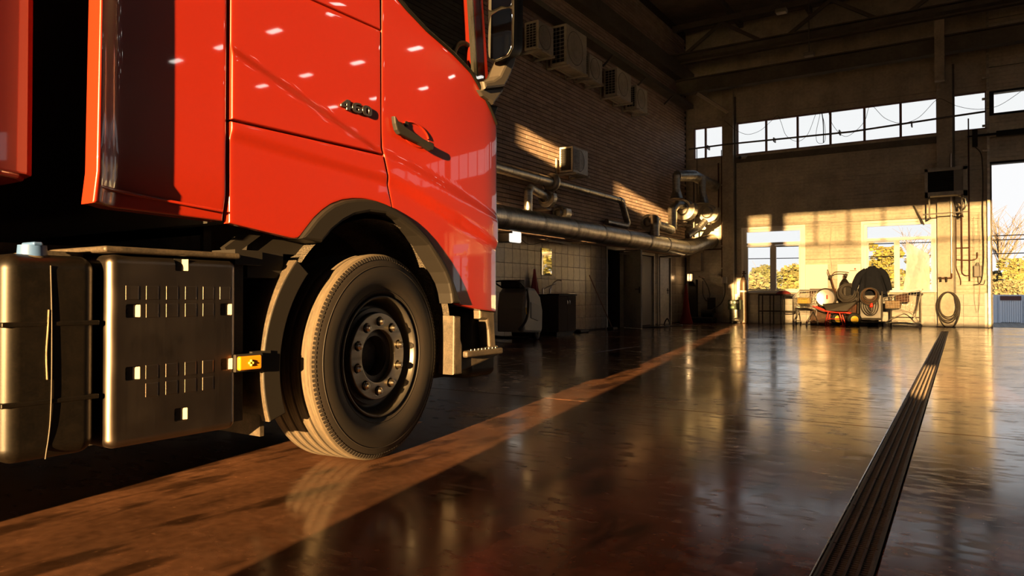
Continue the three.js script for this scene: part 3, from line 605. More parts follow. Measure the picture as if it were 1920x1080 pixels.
    { // shell tapering forwards
      const c = new THREE.CatmullRomCurve3(hp.map(([x, y]) => new THREE.Vector3(x, y, 0)), true, 'catmullrom', 0.25).getPoints(48).slice(0, 48), rings = [[1, 3.611], [0.985, 3.62], [0.9, 3.68], [0.72, 3.76], [0.4, 3.8], [0.001, 3.81]], pos = [], idx = [];
      for (const [k, f] of rings) for (const p of c) pos.push(-2.42 + (p.x + 2.42) * k, 2.64 + (p.y - 2.64) * (0.5 + 0.5 * k), -f);
      for (let i = 0; i + 1 < rings.length; i++) for (let j = 0; j < 48; j++) { const a = i * 48 + j, b = i * 48 + (j + 1) % 48; idx.push(a, a + 48, b, b, a + 48, b + 48); }
      const g = new THREE.BufferGeometry(); g.setAttribute('position', new THREE.Float32BufferAttribute(pos, 3)); g.setIndex(idx); g.computeVertexNormals();
      P('mirror_housing', [g, plateF(hp, 3.611, 3.618, 0.001)], M.blackGloss);
    }
    const mm = std(rgb(0.8, 0.8, 0.8), 0.03, 1), pane = (pts) => { const c = new THREE.CatmullRomCurve3(pts.map(([x, y]) => new THREE.Vector3(x, y, 0)), true, 'catmullrom', 0.25), q2 = new THREE.Shape(c.getPoints(60).map((p) => new THREE.Vector2(p.x, p.y))); const g = new THREE.ExtrudeGeometry(q2, { depth: 0.004, bevelEnabled: true, bevelThickness: 0.003, bevelSize: 0.003, bevelSegments: 2 }); g.translate(0, 0, -3.606); P('mirror_glass', g, mm); };
    pane([[-2.493, 2.34], [-2.486, 2.268], [-2.44, 2.246], [-2.355, 2.262], [-2.326, 2.305], [-2.324, 2.4], [-2.326, 2.53], [-2.40, 2.54], [-2.47, 2.52], [-2.49, 2.45]]);
    pane([[-2.493, 2.57], [-2.40, 2.565], [-2.324, 2.565], [-2.324, 2.98], [-2.36, 3.03], [-2.45, 3.03], [-2.493, 2.97]]);
  }
  // ---- entry step
  {
    P('step_frame', plateX([[3.195, 0.365], [3.275, 0.365], [3.275, 0.53], [3.262, 0.56], [3.262, 0.69], [3.2, 0.695]], -2.56, -2.445, 0.01), M.trimLight);
    P('step_frame', plateX([[3.275, 0.368], [3.62, 0.43], [3.68, 0.44], [3.68, 0.5], [3.275, 0.47]], -2.555, -2.47, 0.012), M.trimLight);
    P('step_frame', plateX([[3.53, 0.72], [3.68, 0.71], [3.7, 0.47], [3.635, 0.46], [3.62, 0.6], [3.6, 0.66], [3.53, 0.67]], -2.585, -2.5, 0.012), M.trimLight);
    const st = P('step_board', [rbx(-2.56, -2.42, 0.455, 0.492, 3.285, 3.66, 0.012)], M.trimLight);
    for (let i = 0; i < 8; i++) P('stud', [rod(V(-2.432, 0.49, 3.34 + 0.036 * i), V(-2.432, 0.5, 3.34 + 0.036 * i), 0.007, 8)], M.chrome, st);
    P('step_back', [bx(-2.85, -2.8, 0.3, 0.76, 3.2, 3.7)], M.chassis);
    const lb = P('notice', [bx(-2.8, -2.796, 0.6, 0.7, 3.56, 3.72)], M.sticker);
    for (let i = 0; i < 4; i++) for (let j = 0; j < 2; j++) P('pictogram', [bx(-2.796, -2.7945, 0.613 + 0.045 * j, 0.637 + 0.045 * j, 3.572 + 0.037 * i, 3.597 + 0.037 * i)], M.trim, lb);
    P('notice', [bx(-2.8, -2.796, 0.535, 0.59, 3.58, 3.65)], M.sticker);
    P('lower_housing', [bx(-3.3, -2.85, 0.35, 0.85, 3.19, 3.7)], M.chassis);
  }
  // ---- front wheel, steered a little to the left
  {
    const wheel = new THREE.Group(); wheel.name = 'wheel'; truck.add(wheel);
    wheel.position.copy(V(-2.62, 0.507, 2.63).sub(BASE)); wheel.rotation.y = THREE.MathUtils.degToRad(6.2);
    const W = (n, g, m) => { const q = Array.isArray(g) ? join(g) : g; const k = shade(new THREE.Mesh(q, m)); k.name = n; wheel.add(k); return k; };
    const O = new THREE.Vector3(0, 0, 0), A = new THREE.Vector3(1, 0, 0); // axle towards +x; outer tyre face at +0.16
    const R = 0.507;
    // dusty tread ribs standing on dark rubber, four grooves between them
    W('groove_base', [lathe([[0.46, -0.15], [R - 0.014, -0.13], [R - 0.014, 0.13], [0.46, 0.148]], O, A, 96)], M.tyre);
    for (let k = 0; k < 5; k++) {
      const a = -0.137 + k * 0.0565, b = a + 0.0455, z = k === 4 ? [[R - 0.004, b], [0.494, 0.146], [0.484, 0.149]] : [[R - 0.003, b], [R - 0.015, b + 0.001]];
      W('tread_rib', [lathe([[R - 0.015, a - 0.001], [R - 0.003, a], [R - 0.001, a + 0.003], [R, (a + b) / 2], [R - 0.001, b - 0.003], ...z], O, A, 120)], M.tread);
    }
    W('tyre_wall', [lathe([[0.484, 0.149], [0.472, 0.155], [0.455, 0.161], [0.43, 0.168], [0.4, 0.172], [0.37, 0.170], [0.345, 0.162], [0.325, 0.15], [0.306, 0.142], [0.3, 0.13]], O, A, 96), lathe([[0.455, -0.152], [0.4, -0.165], [0.34, -0.16], [0.3, -0.14]], O, A, 64)], M.tyre);
    // shoulder lugs
    const lugs = []; for (let i = 0; i < 150; i++) { const a = i / 150 * 2 * Math.PI, b = new THREE.BoxGeometry(0.006, 0.02, 0.0125); b.rotateZ(0.5); b.translate(0.1475, 0.487, 0); b.rotateX(a); lugs.push(b); }
    W('shoulder_lugs', lugs, M.tyre);
    W('wall_ridge', [ring(new THREE.Vector3(0.1635, 0, 0), A, 0.447, 0.0025, 96), ring(new THREE.Vector3(0.1505, 0, 0), A, 0.326, 0.003, 96)], M.tyre);
    const rim = W('rim', [lathe([[0.3, 0.12], [0.303, 0.142], [0.299, 0.15], [0.291, 0.149], [0.284, 0.138], [0.277, 0.11], [0.262, 0.085], [0.245, 0.07], [0.225, 0.085], [0.214, 0.115]], O, A, 96)], M.rimDark);
    // flange ring with stud holes
    const s = new THREE.Shape(); s.absarc(0, 0, 0.2125, 0, Math.PI * 2); const h = new THREE.Path(); h.absarc(0, 0, 0.134, 0, Math.PI * 2, true); s.holes.push(h);
    for (let i = 0; i < 10; i++) { const a = (i + 0.45) / 10 * 2 * Math.PI, p = new THREE.Path(); p.absarc(0.172 * Math.cos(a), 0.172 * Math.sin(a), 0.025, 0, Math.PI * 2, true); s.holes.push(p); }
    const eg = new THREE.ExtrudeGeometry(s, { depth: 0.012, bevelEnabled: true, bevelThickness: 0.004, bevelSize: 0.004, bevelOffset: -0.002, bevelSegments: 3, curveSegments: 24 }); eg.rotateY(Math.PI / 2); eg.translate(0.112, 0, 0);
    W('wheel_disc', eg, M.rimPlate);
    W('hub_well', [lathe([[0.136, 0.122], [0.134, 0.09], [0.13, 0.03], [0.12, -0.02], [0.06, -0.03], [0, -0.03]], O, A, 48)], M.rimPlate);
    W('hub_cap', [lathe([[0.098, -0.03], [0.098, 0.02], [0.085, 0.045], [0.03, 0.055], [0, 0.055]], O, A, 32)], M.chassis);
    W('disc_back', [lathe([[0.24, 0.1], [0.1, 0.1]], O, A, 32)], M.rimDark);
    for (let i = 0; i < 10; i++) {
      const a = (i + 0.45) / 10 * 2 * Math.PI, c = new THREE.Vector3(0, 0.172 * Math.sin(a), -0.172 * Math.cos(a));
      const n = [rod(c.clone().setX(0.1), c.clone().setX(0.142), 0.0195, 6), rod(c.clone().setX(0.142), c.clone().setX(0.153), 0.017, 12, 0.009)];
      W('wheel_nut', n, M.nut);
    }
  }
  // ---- rear mudguard of the front wheel
  {
    const cf = 2.62, c0 = 0.5, pts = [], sector = (a0, a1, r0, r1) => { const o = []; for (let i = 0; i <= 24; i++) { const a = lerp(a0, a1, i / 24); o.push([cf + r1 * Math.cos(a), c0 + r1 * Math.sin(a)]); } for (let i = 24; i >= 0; i--) { const a = lerp(a0, a1, i / 24); o.push([cf + r0 * Math.cos(a), c0 + r0 * Math.sin(a)]); } return o; };
    const D = Math.PI / 180;
    P('mudguard', plateX(sector(139 * D, 198 * D, 0.675, 0.7), -2.86, -2.452, 0.003), M.trimLight);
    P('mudguard_side', plateX(sector(139 * D, 198 * D, 0.615, 0.698), -2.47, -2.448, 0.004), M.trim);
    P('mudguard_bracket', [bx(-2.8, -2.5, 0.88, 0.99, 1.88, 2.06)], M.trim);
    P('mud_flap', [bx(-2.86, -2.5, 0.22, 0.31, 1.945, 1.965)], M.trimLight);
    P('mudguard_stay', [bar(V(-2.56, 0.98, 1.82), V(-2.56, 1.12, 2.02), 0.03, 0.05), bx(-2.62, -2.47, 0.93, 0.99, 1.8, 1.93), bx(-2.7, -2.56, 0.99, 1.06, 1.95, 2.22)], M.trim);
  }
  // ---- side locker with pressed squares
  {
    const holes = [[1.372, 0.752], [1.738, 0.752], [1.372, 0.537], [1.742, 0.54], [1.552, 0.918], [1.552, 0.372]];
    const rect = (f, y, w, h, r) => { const o = []; for (const [sx, sy2, a0] of [[1, 1, 0], [-1, 1, 90], [-1, -1, 180], [1, -1, 270]]) for (let k = 0; k <= 3; k++) { const a = (a0 + 30 * k) * Math.PI / 180; o.push([f + sx * (w - r) + r * Math.cos(a), y + sy2 * (h - r) + r * Math.sin(a)]); } return o; };
    const ev = new Evaluator(); ev.attributes = ['position', 'normal', 'uv'];
    let body = new Brush(rbx(-2.9, -2.438, 0.285, 0.945, 1.29, 1.79, 0.032, 6)); body.updateMatrixWorld();
    for (const [f, y] of holes) { const cut = new Brush(metres(plateX(rect(f, y, 0.026, 0.024, 0.007), -2.449, -2.42, 0))); cut.updateMatrixWorld(); body = ev.evaluate(body, cut, SUBTRACTION); body.updateMatrixWorld(); }
    const box = P('side_locker', body.geometry.clone(), M.aluBox);
    P('locker_rim', [rbx(-2.95, -2.43, 0.95, 0.972, 1.27, 1.8, 0.01)], M.trimLight, box);
    const sq = (f, y) => { const g = plateX([[f - 0.0225, y - 0.024], [f + 0.0225, y - 0.024], [f + 0.0225, y + 0.024], [f - 0.0225, y + 0.024]], -2.445, -2.4362, 0.0016); P('pressed_square', g, M.aluBox, box); };
    const F = [1.368, 1.44, 1.514, 1.588, 1.66, 1.732];
    F.forEach((f) => sq(f, 0.815)); F.slice(1, 5).forEach((f) => { sq(f, 0.752); sq(f, 0.537); sq(f, 0.474); });
    for (const [f, y] of holes) { // fixing points: sunk cups, screw on a black plate painting the shade, sloping front flank pale as if sunlit
      P('screw', [rod(V(-2.449, y, f - 0.012), V(-2.4445, y, f - 0.012), 0.0075, 12), bx(-2.4495, -2.4478, y - 0.022, y + 0.022, f - 0.0245, f + 0.006)], M.black, box);
      const sh = new THREE.Shape([[f + 0.003, -2.449], [f + 0.0255, -2.4385], [f + 0.0255, -2.449]].map(([p, q]) => new THREE.Vector2(p, q)));
      const w = new THREE.ExtrudeGeometry(sh, { depth: 0.042, bevelEnabled: false }); w.applyMatrix4(new THREE.Matrix4().set(0, 1, 0, 0, 0, 0, -1, y + 0.021, -1, 0, 0, 0, 0, 0, 0, 1));
      P('screw_cup', w, M.cup, box);
    }
    P('locker_hinge', [bx(-2.7, -2.5, 0.3, 0.95, 1.8, 1.86)], M.chassis);
    // marker lamp on a bracket at its front edge
    const lamp = P('marker_lamp', [rbx(-2.425, -2.405, 0.512, 0.568, 1.775, 1.882, 0.008)], M.amber);
    P('lamp_base', [rbx(-2.44, -2.424, 0.505, 0.575, 1.77, 1.9, 0.004)], M.black, lamp);
    P('lamp_bracket', [bx(-2.52, -2.44, 0.5, 0.58, 1.86, 1.95)], M.black, lamp);
    for (const [a, b] of [[0, 0.008], [0, -0.008], [0.008, 0], [-0.008, 0]]) { const s = new THREE.SphereGeometry(0.0055, 10, 8); s.translate(-2.404, 0.54 + b, -(1.828 + a)); P('lamp_lens', s, std(rgb(0.95, 0.62, 0.08), 0.15), lamp); }
  }
  // ---- small fluid tank with ribs, seam, stain and a blue cap
  {
    const prof = []; // outline in (f, y), rounded
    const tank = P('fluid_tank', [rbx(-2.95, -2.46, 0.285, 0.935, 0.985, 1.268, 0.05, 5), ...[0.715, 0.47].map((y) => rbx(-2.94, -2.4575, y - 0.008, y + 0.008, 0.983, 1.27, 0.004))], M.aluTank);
    P('seam', [tube([V(-2.459, 0.9, 1.118), V(-2.457, 0.7, 1.122), V(-2.457, 0.4, 1.119), V(-2.462, 0.29, 1.108)], 0.0022, 30, 6)], M.trimLight, tank);
    P('dried_stain', [tube([V(-2.458, 0.76, 1.113), V(-2.458, 0.7, 1.111), V(-2.458, 0.62, 1.107), V(-2.458, 0.54, 1.11)], 0.0032, 30, 5)], std(rgb(0.5, 0.44, 0.34), 0.9, 0, { map: dustColor }), tank);
    P('cap', [rod(V(-2.53, 0.925, 1.095), V(-2.53, 0.965, 1.095), 0.043, 24, 0.04), rbx(-2.572, -2.488, 0.962, 0.975, 1.08, 1.11, 0.006)], M.capBlue, tank);
    P('filler_neck', [rod(V(-2.53, 0.91, 1.095), V(-2.53, 0.93, 1.095), 0.052, 24)], M.trimLight, tank);
    P('tank_strap', [bx(-2.9, -2.6, 0.9, 0.955, 1.17, 1.285)], M.chassis, tank);
  }
  // ---- chassis, load body behind, hidden rear axle
  P('chassis_frame', [bx(-4.3, -2.98, 0.55, 1.0, -2, 3.5), bx(-4.9, -3.1, 0.25, 0.95, 0.3, 1.95), bx(-3.1, -2.96, 0.21, 0.5, 0.9, 1.95), bx(-4.7, -3.15, 0.25, 1.1, 2.1, 3.2), bx(-3.05, -2.99, 0.5, 1.25, 2.05, 3.2)], M.chassis);  // the low inner box is added to shape the shadow under the truck
  {
    const pts = [[-4.95, -7], [-4.95, 1.05], [-4.86, 1.12], [-2.6, 1.1], [-2.54, 1.06], [-2.51, 1.0], [-2.45, 0.76], [-2.45, -7]];
    const s = new THREE.Shape(pts.map(([x, f]) => new THREE.Vector2(x, f))), g = new THREE.ExtrudeGeometry(s, { depth: 2.6, bevelEnabled: true, bevelThickness: 0.01, bevelSize: 0.01, bevelOffset: -0.01, bevelSegments: 2 });
    g.rotateX(-Math.PI / 2); g.translate(0, 1.185, 0); P('load_body', g, M.paint);
    { const s2 = new THREE.Shape([[-2.62, 1.112], [-2.56, 1.1], [-2.532, 1.075], [-2.504, 0.985], [-2.56, 0.97]].map(([x, f]) => new THREE.Vector2(x, f))), g2 = new THREE.ExtrudeGeometry(s2, { depth: 2.58, bevelEnabled: true, bevelThickness: 0.006, bevelSize: 0.004, bevelOffset: 0, bevelSegments: 2 }); g2.rotateX(-Math.PI / 2); g2.translate(0, 1.195, 0); P('body_corner_post', g2, M.paint); }
    P('reflector', [bx(-2.497, -2.49, 1.62, 1.69, 0.93, 0.975)], M.sticker);
  }
  for (const f of [-1.45, -2.75]) { P('rear_tyre', [lathe([[0.3, -0.3], [0.45, -0.3], [0.5, -0.27], [0.5, 0.27], [0.45, 0.3], [0.3, 0.3]], V(-2.78, 0.5, f), V(0, 0.5, f), 40), lathe([[0.3, -0.3], [0.5, -0.27], [0.5, 0.27], [0.3, 0.3]], V(-4.6, 0.5, f), V(0, 0.5, f), 32)], M.tyre); }
}
// ALONG THE LEFT WALL
// ---- ducts
{
  const x = -7.12, y = 2.235, r = 0.215;
  const d = thing('main_duct', 'large round galvanised duct running the length of the brick wall', 'duct', V(x, y - r, 15));
  const cuts = [8.4, 10.6, 11.95, 13.3, 14.65, 16, 17.35, 18.7, 20.3];
  for (let i = 0; i + 1 < cuts.length; i++) part('duct_section', [rod(V(x, y, cuts[i]), V(x, y, cuts[i + 1]), r, 40)], M.galv, d);
  for (const f of cuts.slice(1)) for (const o of [-0.035, 0, 0.035]) part('seam', [ring(V(x, y, f + o), new THREE.Vector3(0, 0, 1), r, 0.0045, 40)], M.galv, d);
  for (let i = 0; i < 9; i++) part('seam', [ring(V(x, y, 11.1 + 0.06 * i), new THREE.Vector3(0.12, 0, 1), r, 0.003, 40)], M.galv, d);
  const a = V(x, y, 20.3), b = V(x + 0.02, y + 0.03, 20.75), c = V(-6.98, y + 0.22, 21.6), e = V(-6.93, y + 0.31, 22.36);
  part('elbow', bend([a, b, c, e], r, 32), M.galv, d);
  for (let i = 0; i < 7; i++) part('seam', [ring(c.clone().lerp(b, 0.1 + i * 0.12), c.clone().sub(b), r, 0.005, 36)], M.galv, d);
  part('end_collar', [ring(V(-6.93, y + 0.31, 22.3), e.clone().sub(c), r + 0.01, 0.014, 36)], M.galv, d);
  for (const f of [11, 14, 17, 20]) part('hanger', [bx(XL, XL + 0.66, y - r - 0.05, y - r - 0.015, f - 0.02, f + 0.02)], M.steel, d);
}
{
  const x = -7.42, y = 3.2;
  const d = thing('upper_duct', 'slimmer galvanised duct above the main one, bending down at its end', 'duct', V(x, 2.6, 14));
  part('duct_section', [rod(V(x, y, 8.6), V(x, y, 12.95), 0.105, 28)], M.galv, d);
  part('duct_section', [rod(V(x, y + 0.02, 13.15), V(x, y + 0.02, 16.45), 0.068, 24)], M.galv, d);
  part('elbow', bend([V(x, y + 0.02, 16.45), V(x + 0.005, y, 16.58), V(x + 0.02, 2.68, 16.92), V(x + 0.02, 2.6, 16.8), V(XL + 0.12, 2.66, 16.15)], 0.082, 20), M.galv, d);
  for (const f of [9.4, 10.4, 11.4, 12.4, 13.9, 14.7, 15.5, 16.2]) part('seam', [ring(V(x, f < 13 ? y : y + 0.02, f), new THREE.Vector3(0, 0, 1), f < 13 ? 0.106 : 0.069, 0.005, 28)], M.galv, d);
  part('flange', [lathe([[0.1, -0.06], [0.185, -0.05], [0.19, 0], [0.185, 0.05], [0.1, 0.07]], V(x, y, 13.05), V(x, y, 14), 32)], M.galv, d);
  part('cable', [tube([V(x, y - 0.1, 12.7), V(x + 0.05, y - 0.33, 12.9), V(x + 0.04, y - 0.28, 13.15), V(x, y - 0.1, 13.2)], 0.009, 24, 6)], M.rubberHose, d);
}
function snailFan(name, label, x, y, f, R, wide, outlet, mat) { // a scroll fan with its axis along the wall
  const t = thing(name, label, 'fan', V(x, y - R, f), 'extractor fans on the wall');
  const pts = []; for (let i = 0; i <= 30; i++) { const a = i / 30 * Math.PI * 2, k = R * (0.72 + 0.28 * i / 30); pts.push([Math.cos(a + 0.4) * k, Math.sin(a + 0.4) * k]); }
  const s = new THREE.Shape(pts.map(([a, b]) => new THREE.Vector2(a, b)));
  const g = new THREE.ExtrudeGeometry(s, { depth: wide, bevelEnabled: true, bevelThickness: 0.012, bevelSize: 0.012, bevelSegments: 2 });
  g.translate(x, y, -(f + wide / 2)); part('scroll', g, mat, t);
  part('inlet', [lathe([[R * 0.3, -0.02], [R * 0.52, -0.02], [R * 0.55, 0.03], [R * 0.46, 0.09]].map(([r, h]) => [r, -h]), V(x, y, f - wide / 2 - 0.01), V(x, y, f + 1), 28), ring(V(x, y, f - wide / 2 - 0.05), new THREE.Vector3(0, 0, 1), R * 0.5, 0.014, 28)], M.galv, t);
  part('motor', [rod(V(x, y, f + wide / 2), V(x, y, f + wide / 2 + 0.2), R * 0.42, 20)], M.galv, t);
  part('bracket', [bx(XL, x + 0.05, y - R - 0.04, y - R, f - 0.1, f + 0.1)], M.steel, t);
  if (outlet) for (const o of (Array.isArray(outlet[0]) ? outlet : [outlet])) part('outlet', o, M.galv, t);
  return t;
}
snailFan('extractor_fan', 'round extractor fan joined to the main duct by a short elbow pipe', -7.42, 2.84, 12.85, 0.2, 0.12,
  [...bend([V(-7.18, 2.4, 11.72), V(-7.18, 2.82, 11.72), V(-7.3, 2.93, 11.98), V(-7.42, 2.88, 12.75)], 0.082, 20)], M.galv);
snailFan('extractor_fan', 'dark drum-shaped extractor fan on the bricks behind the main duct', -7.55, 2.62, 13.7, 0.19, 0.22, null, M.galv);
snailFan('extractor_fan', 'extractor fan with segmented elbow near the inner doors', -7.35, 2.82, 18.3, 0.26, 0.25,
  [bend([V(-7.0, 2.4, 17.75), V(-7.0, 2.68, 17.75), V(-7.08, 2.85, 17.95), V(-7.25, 2.9, 18.2)], 0.12, 18), bend([V(-7.3, 2.78, 18.5), V(-7.2, 2.74, 19.05), V(-7.2, 2.7, 19.5)], 0.12, 18)], M.galv);
snailFan('extractor_fan', 'large extractor fan with a bright ring inlet in the far corner', -7.2, 3.4, 20.6, 0.36, 0.3,
  [bend([V(-7.35, 2.75, 20.0), V(-7.35, 3.35, 20.0), V(-7.3, 3.5, 20.2), V(-7.2, 3.5, 20.45)], 0.13, 18), [...bend([V(-7.3, 3.85, 20.2), V(-7.3, 4.35, 20.2), V(-7.2, 4.42, 20.45), V(-7.0, 4.42, 21.0)], 0.11, 18), rod(V(-7.3, 3.68, 20.2), V(-7.3, 3.95, 20.2), 0.2, 4, 0.11)]], M.galv);
snailFan('extractor_fan', 'extractor fan with a square hopper beside the corner pipe', -6.75, 3.35, 21.5, 0.32, 0.26,
  [[...bend([V(-6.85, 3.8, 21.2), V(-6.85, 4.42, 21.2)], 0.11, 18), rod(V(-6.85, 3.62, 21.2), V(-6.85, 3.95, 21.2), 0.2, 4, 0.11)], bend([V(-6.8, 3.1, 21.3), V(-6.95, 2.85, 21.1), V(-7.15, 2.62, 20.7)], 0.1, 16)], M.galv);
{
  const d = thing('corner_pipe', 'galvanised pipe leading into the far wall above the corner fans', 'duct', V(-6.9, 4.3, 21.6));
  part('pipe_run', bend([V(-7.3, 4.35, 20.25), V(-7.02, 4.42, 20.9), V(-6.8, 4.26, 22.3)], 0.16, 22), M.galv, d);
  part('end_collar', [ring(V(-6.815, 4.27, 22.2), new THREE.Vector3(0.15, -0.1, -1), 0.165, 0.012, 26)], M.galv, d);
  part('stand_pipe', [rod(V(-7.1, 2.6, 21.15), V(-7.1, 4.35, 21.15), 0.025, 10), rod(V(-7.1, 2.55, 21.15), V(-7.7, 2.55, 21.15), 0.025, 10)], M.steel, d);
}
// ---- outdoor air-conditioner units
function acUnit(name, label, f0, y0, w, h, dep, group, lit) {
  const x0 = XL + 0.12, x1 = x0 + dep, t = thing(name, label, 'air conditioner', V((x0 + x1) / 2, y0, f0 + w / 2), group);
  part('casing', [rbx(x0, x1, y0, y0 + h, f0, f0 + w, 0.012)], M.white, t);
  // side grille facing along the hall
  const sg = part('side_grille', [bx(x0 + 0.05, x1 - 0.05, y0 + 0.05, y0 + h - 0.05, f0 - 0.004, f0 + 0.01)], M.black, t);
  const rows = 9, cols = 3;
  for (let i = 0; i <= rows; i++) part('grille_bar', [bx(x0 + 0.04, x1 - 0.04, y0 + 0.045 + (h - 0.1) * i / rows, y0 + 0.055 + (h - 0.1) * i / rows, f0 - 0.009, f0)], lit ? M.black : M.white, sg);
  if (!lit) for (let i = 0; i <= cols; i++) part('grille_bar', [bx(x0 + 0.045 + (dep - 0.1) * i / cols, x0 + 0.055 + (dep - 0.1) * i / cols, y0 + 0.05, y0 + h - 0.05, f0 - 0.009, f0)], M.white, sg);
  // front with round fan guard
  const c = V(x1 + 0.004, y0 + h / 2, f0 + w * 0.42), R = Math.min(h, w) * 0.4;
  part('fan_mouth', [lathe([[0, 0], [R, 0], [R + 0.012, 0.012], [R + 0.014, 0]], c.clone().setX(x1 - 0.004), c.clone().setX(x1 + 1), 32)], M.black, t);
  for (let i = 1; i <= 5; i++) part('guard_ring', [ring(c.clone().setX(x1 + 0.012), new THREE.Vector3(1, 0, 0), R * i / 5, 0.004, 32, 4)], M.white, t);
  if (lit) for (let i = 0; i < 6; i++) part('louvre', [bx(x1, x1 + 0.012, y0 + 0.05, y0 + h - 0.05, f0 + 0.03 + i * 0.05, f0 + 0.052 + i * 0.05)], M.white, t);
  for (const f of [f0 + 0.06, f0 + w - 0.06]) part('bracket', [bx(XL, x1 + 0.06, y0 - 0.05, y0 - 0.012, f - 0.02, f + 0.02), bx(XL, XL + 0.03, y0 - 0.05, y0 + h * 0.6, f - 0.02, f + 0.02)], M.white, t);
  part('foot', [bx(x0 + 0.04, x0 + 0.09, y0 - 0.012, y0, f0 + 0.05, f0 + w - 0.05), bx(x1 - 0.09, x1 - 0.04, y0 - 0.012, y0, f0 + 0.05, f0 + w - 0.05)], M.white, t);
  part('pipe', [tube([V(x0 + 0.02, y0 + 0.1, f0 + w), V(x0, y0 - 0.02, f0 + w + 0.05), V(XL + 0.03, y0 + 0.1, f0 + w + 0.1)], 0.012, 16, 6)], M.rubberHose, t);
}
const acg = 'air conditioners high on the brick wall';
acUnit('air_conditioner', 'air conditioner high on the bricks next to the lorry mirror', 12.3, 5.78, 0.62, 0.58, 0.33, acg);
acUnit('air_conditioner', 'tallest of the dark air conditioners high on the brick wall', 13.35, 5.75, 0.95, 0.86, 0.4, acg);
acUnit('air_conditioner', 'air conditioner directly after the tallest unit high on the bricks', 14.6, 5.78, 0.66, 0.56, 0.32, acg);
acUnit('air_conditioner', 'air conditioner with pale squared side grille after a gap in the row', 16.0, 5.72, 0.85, 0.68, 0.36, acg);
acUnit('air_conditioner', 'last air conditioner of the high row towards the corner', 17.3, 5.7, 0.72, 0.6, 0.32, acg);
acUnit('air_conditioner', 'sunlit white air conditioner lower on the bricks above the ducts', 13.75, 3.52, 0.72, 0.56, 0.34, undefined, true);
// ---- wall lights under the main duct
{
  const t = thing('bulkhead_lamp', 'lit white wall lamp under the duct next to the lorry', 'lamp', V(-7.42, 1.84, 11.62));
  part('housing', [rbx(-7.72, -7.46, 1.86, 2.05, 11.48, 11.78, 0.02)], M.greyPlastic, t);
  const g = part('lamp_lens', [rbx(-7.46, -7.38, 1.85, 2.06, 11.46, 11.8, 0.025)], new THREE.MeshStandardMaterial({ color: rgb(0.9, 0.88, 0.82), emissive: rgb(1, 0.92, 0.8), emissiveIntensity: 1.2, roughness: 0.4 }), t);
  const l = new THREE.RectAreaLight(rgb(1, 0.82, 0.6), 0.3, 0.3, 0.2); l.position.copy(V(-7.37, 1.955, 11.63)); l.lookAt(V(-6, 1.5, 11.63)); scene.add(l);
  const u = thing('strip_light', 'unlit flat grey strip light hanging below the duct', 'lamp', V(-7.5, 1.93, 13.45));
  const b = [V(-7.55, 2.0, 13.1), V(-7.45, 1.97, 13.85)];
  part('body', [bar(b[0], b[1], 0.16, 0.03)], M.greyPlastic, u); part('diffuser', [bar(b[0].clone().add(new THREE.Vector3(0, -0.017, 0)), b[1].clone().add(new THREE.Vector3(0, -0.017, 0)), 0.13, 0.01)], M.white, u);
  part('joint', [rod(V(-7.55, 2.0, 13.02), V(-7.55, 2.0, 13.1), 0.03, 12), rod(V(-7.72, 2.02, 13.05), V(-7.55, 2.0, 13.05), 0.012, 8)], M.chrome, u);
  part('cord', [tube([V(-7.6, 1.98, 13.0), V(-7.68, 1.9, 12.8), V(-7.7, 1.9, 12.5), V(-7.7, 2.02, 12.2)], 0.008, 24, 6)], M.rubberHose, u);
}
// ---- mirror, red cloth, cabinet with sink
{
  const t = thing('hanging_mirror', 'narrow upright mirror hung on the white tiles', 'mirror', V(XL + 0.02, 1.26, 13.38));
  part('backing', [bx(XL + 0.003, XL + 0.012, 1.262, 1.848, 13.17, 13.588)], M.black, t);
  t.rotation.y = -0.018; t.position.x += 0.006;
  part('mirror_glass', [bx(XL + 0.012, XL + 0.016, 1.266, 1.844, 13.174, 13.584)], M.mirror, t);
}
{
  const t = thing('hanging_cloth', 'dark red cloth hanging from a hook on the tiled wall', 'cloth', V(XL + 0.05, 0.85, 12.72));
  const prof = []; const g = new THREE.CylinderGeometry(0.03, 0.17, 0.72, 40, 16, true); const p = g.attributes.position;
  for (let i = 0; i < p.count; i++) { const a = Math.atan2(p.getZ(i), p.getX(i)), h = 0.5 - p.getY(i) / 0.72; const k = 1 + 0.35 * h * Math.sin(5 * a + 2 * h); p.setX(i, p.getX(i) * k * 0.45); p.setZ(i, p.getZ(i) * k); }
  g.computeVertexNormals(); g.translate(XL + 0.09, 1.02, -12.75); part('fabric', g, M.redCloth, t);
  part('hook', [rod(V(XL, 1.4, 12.75), V(XL + 0.06, 1.41, 12.75), 0.006, 6), rod(V(XL + 0.06, 1.41, 12.75), V(XL + 0.06, 1.44, 12.75), 0.006, 6)], M.chrome, t);
}
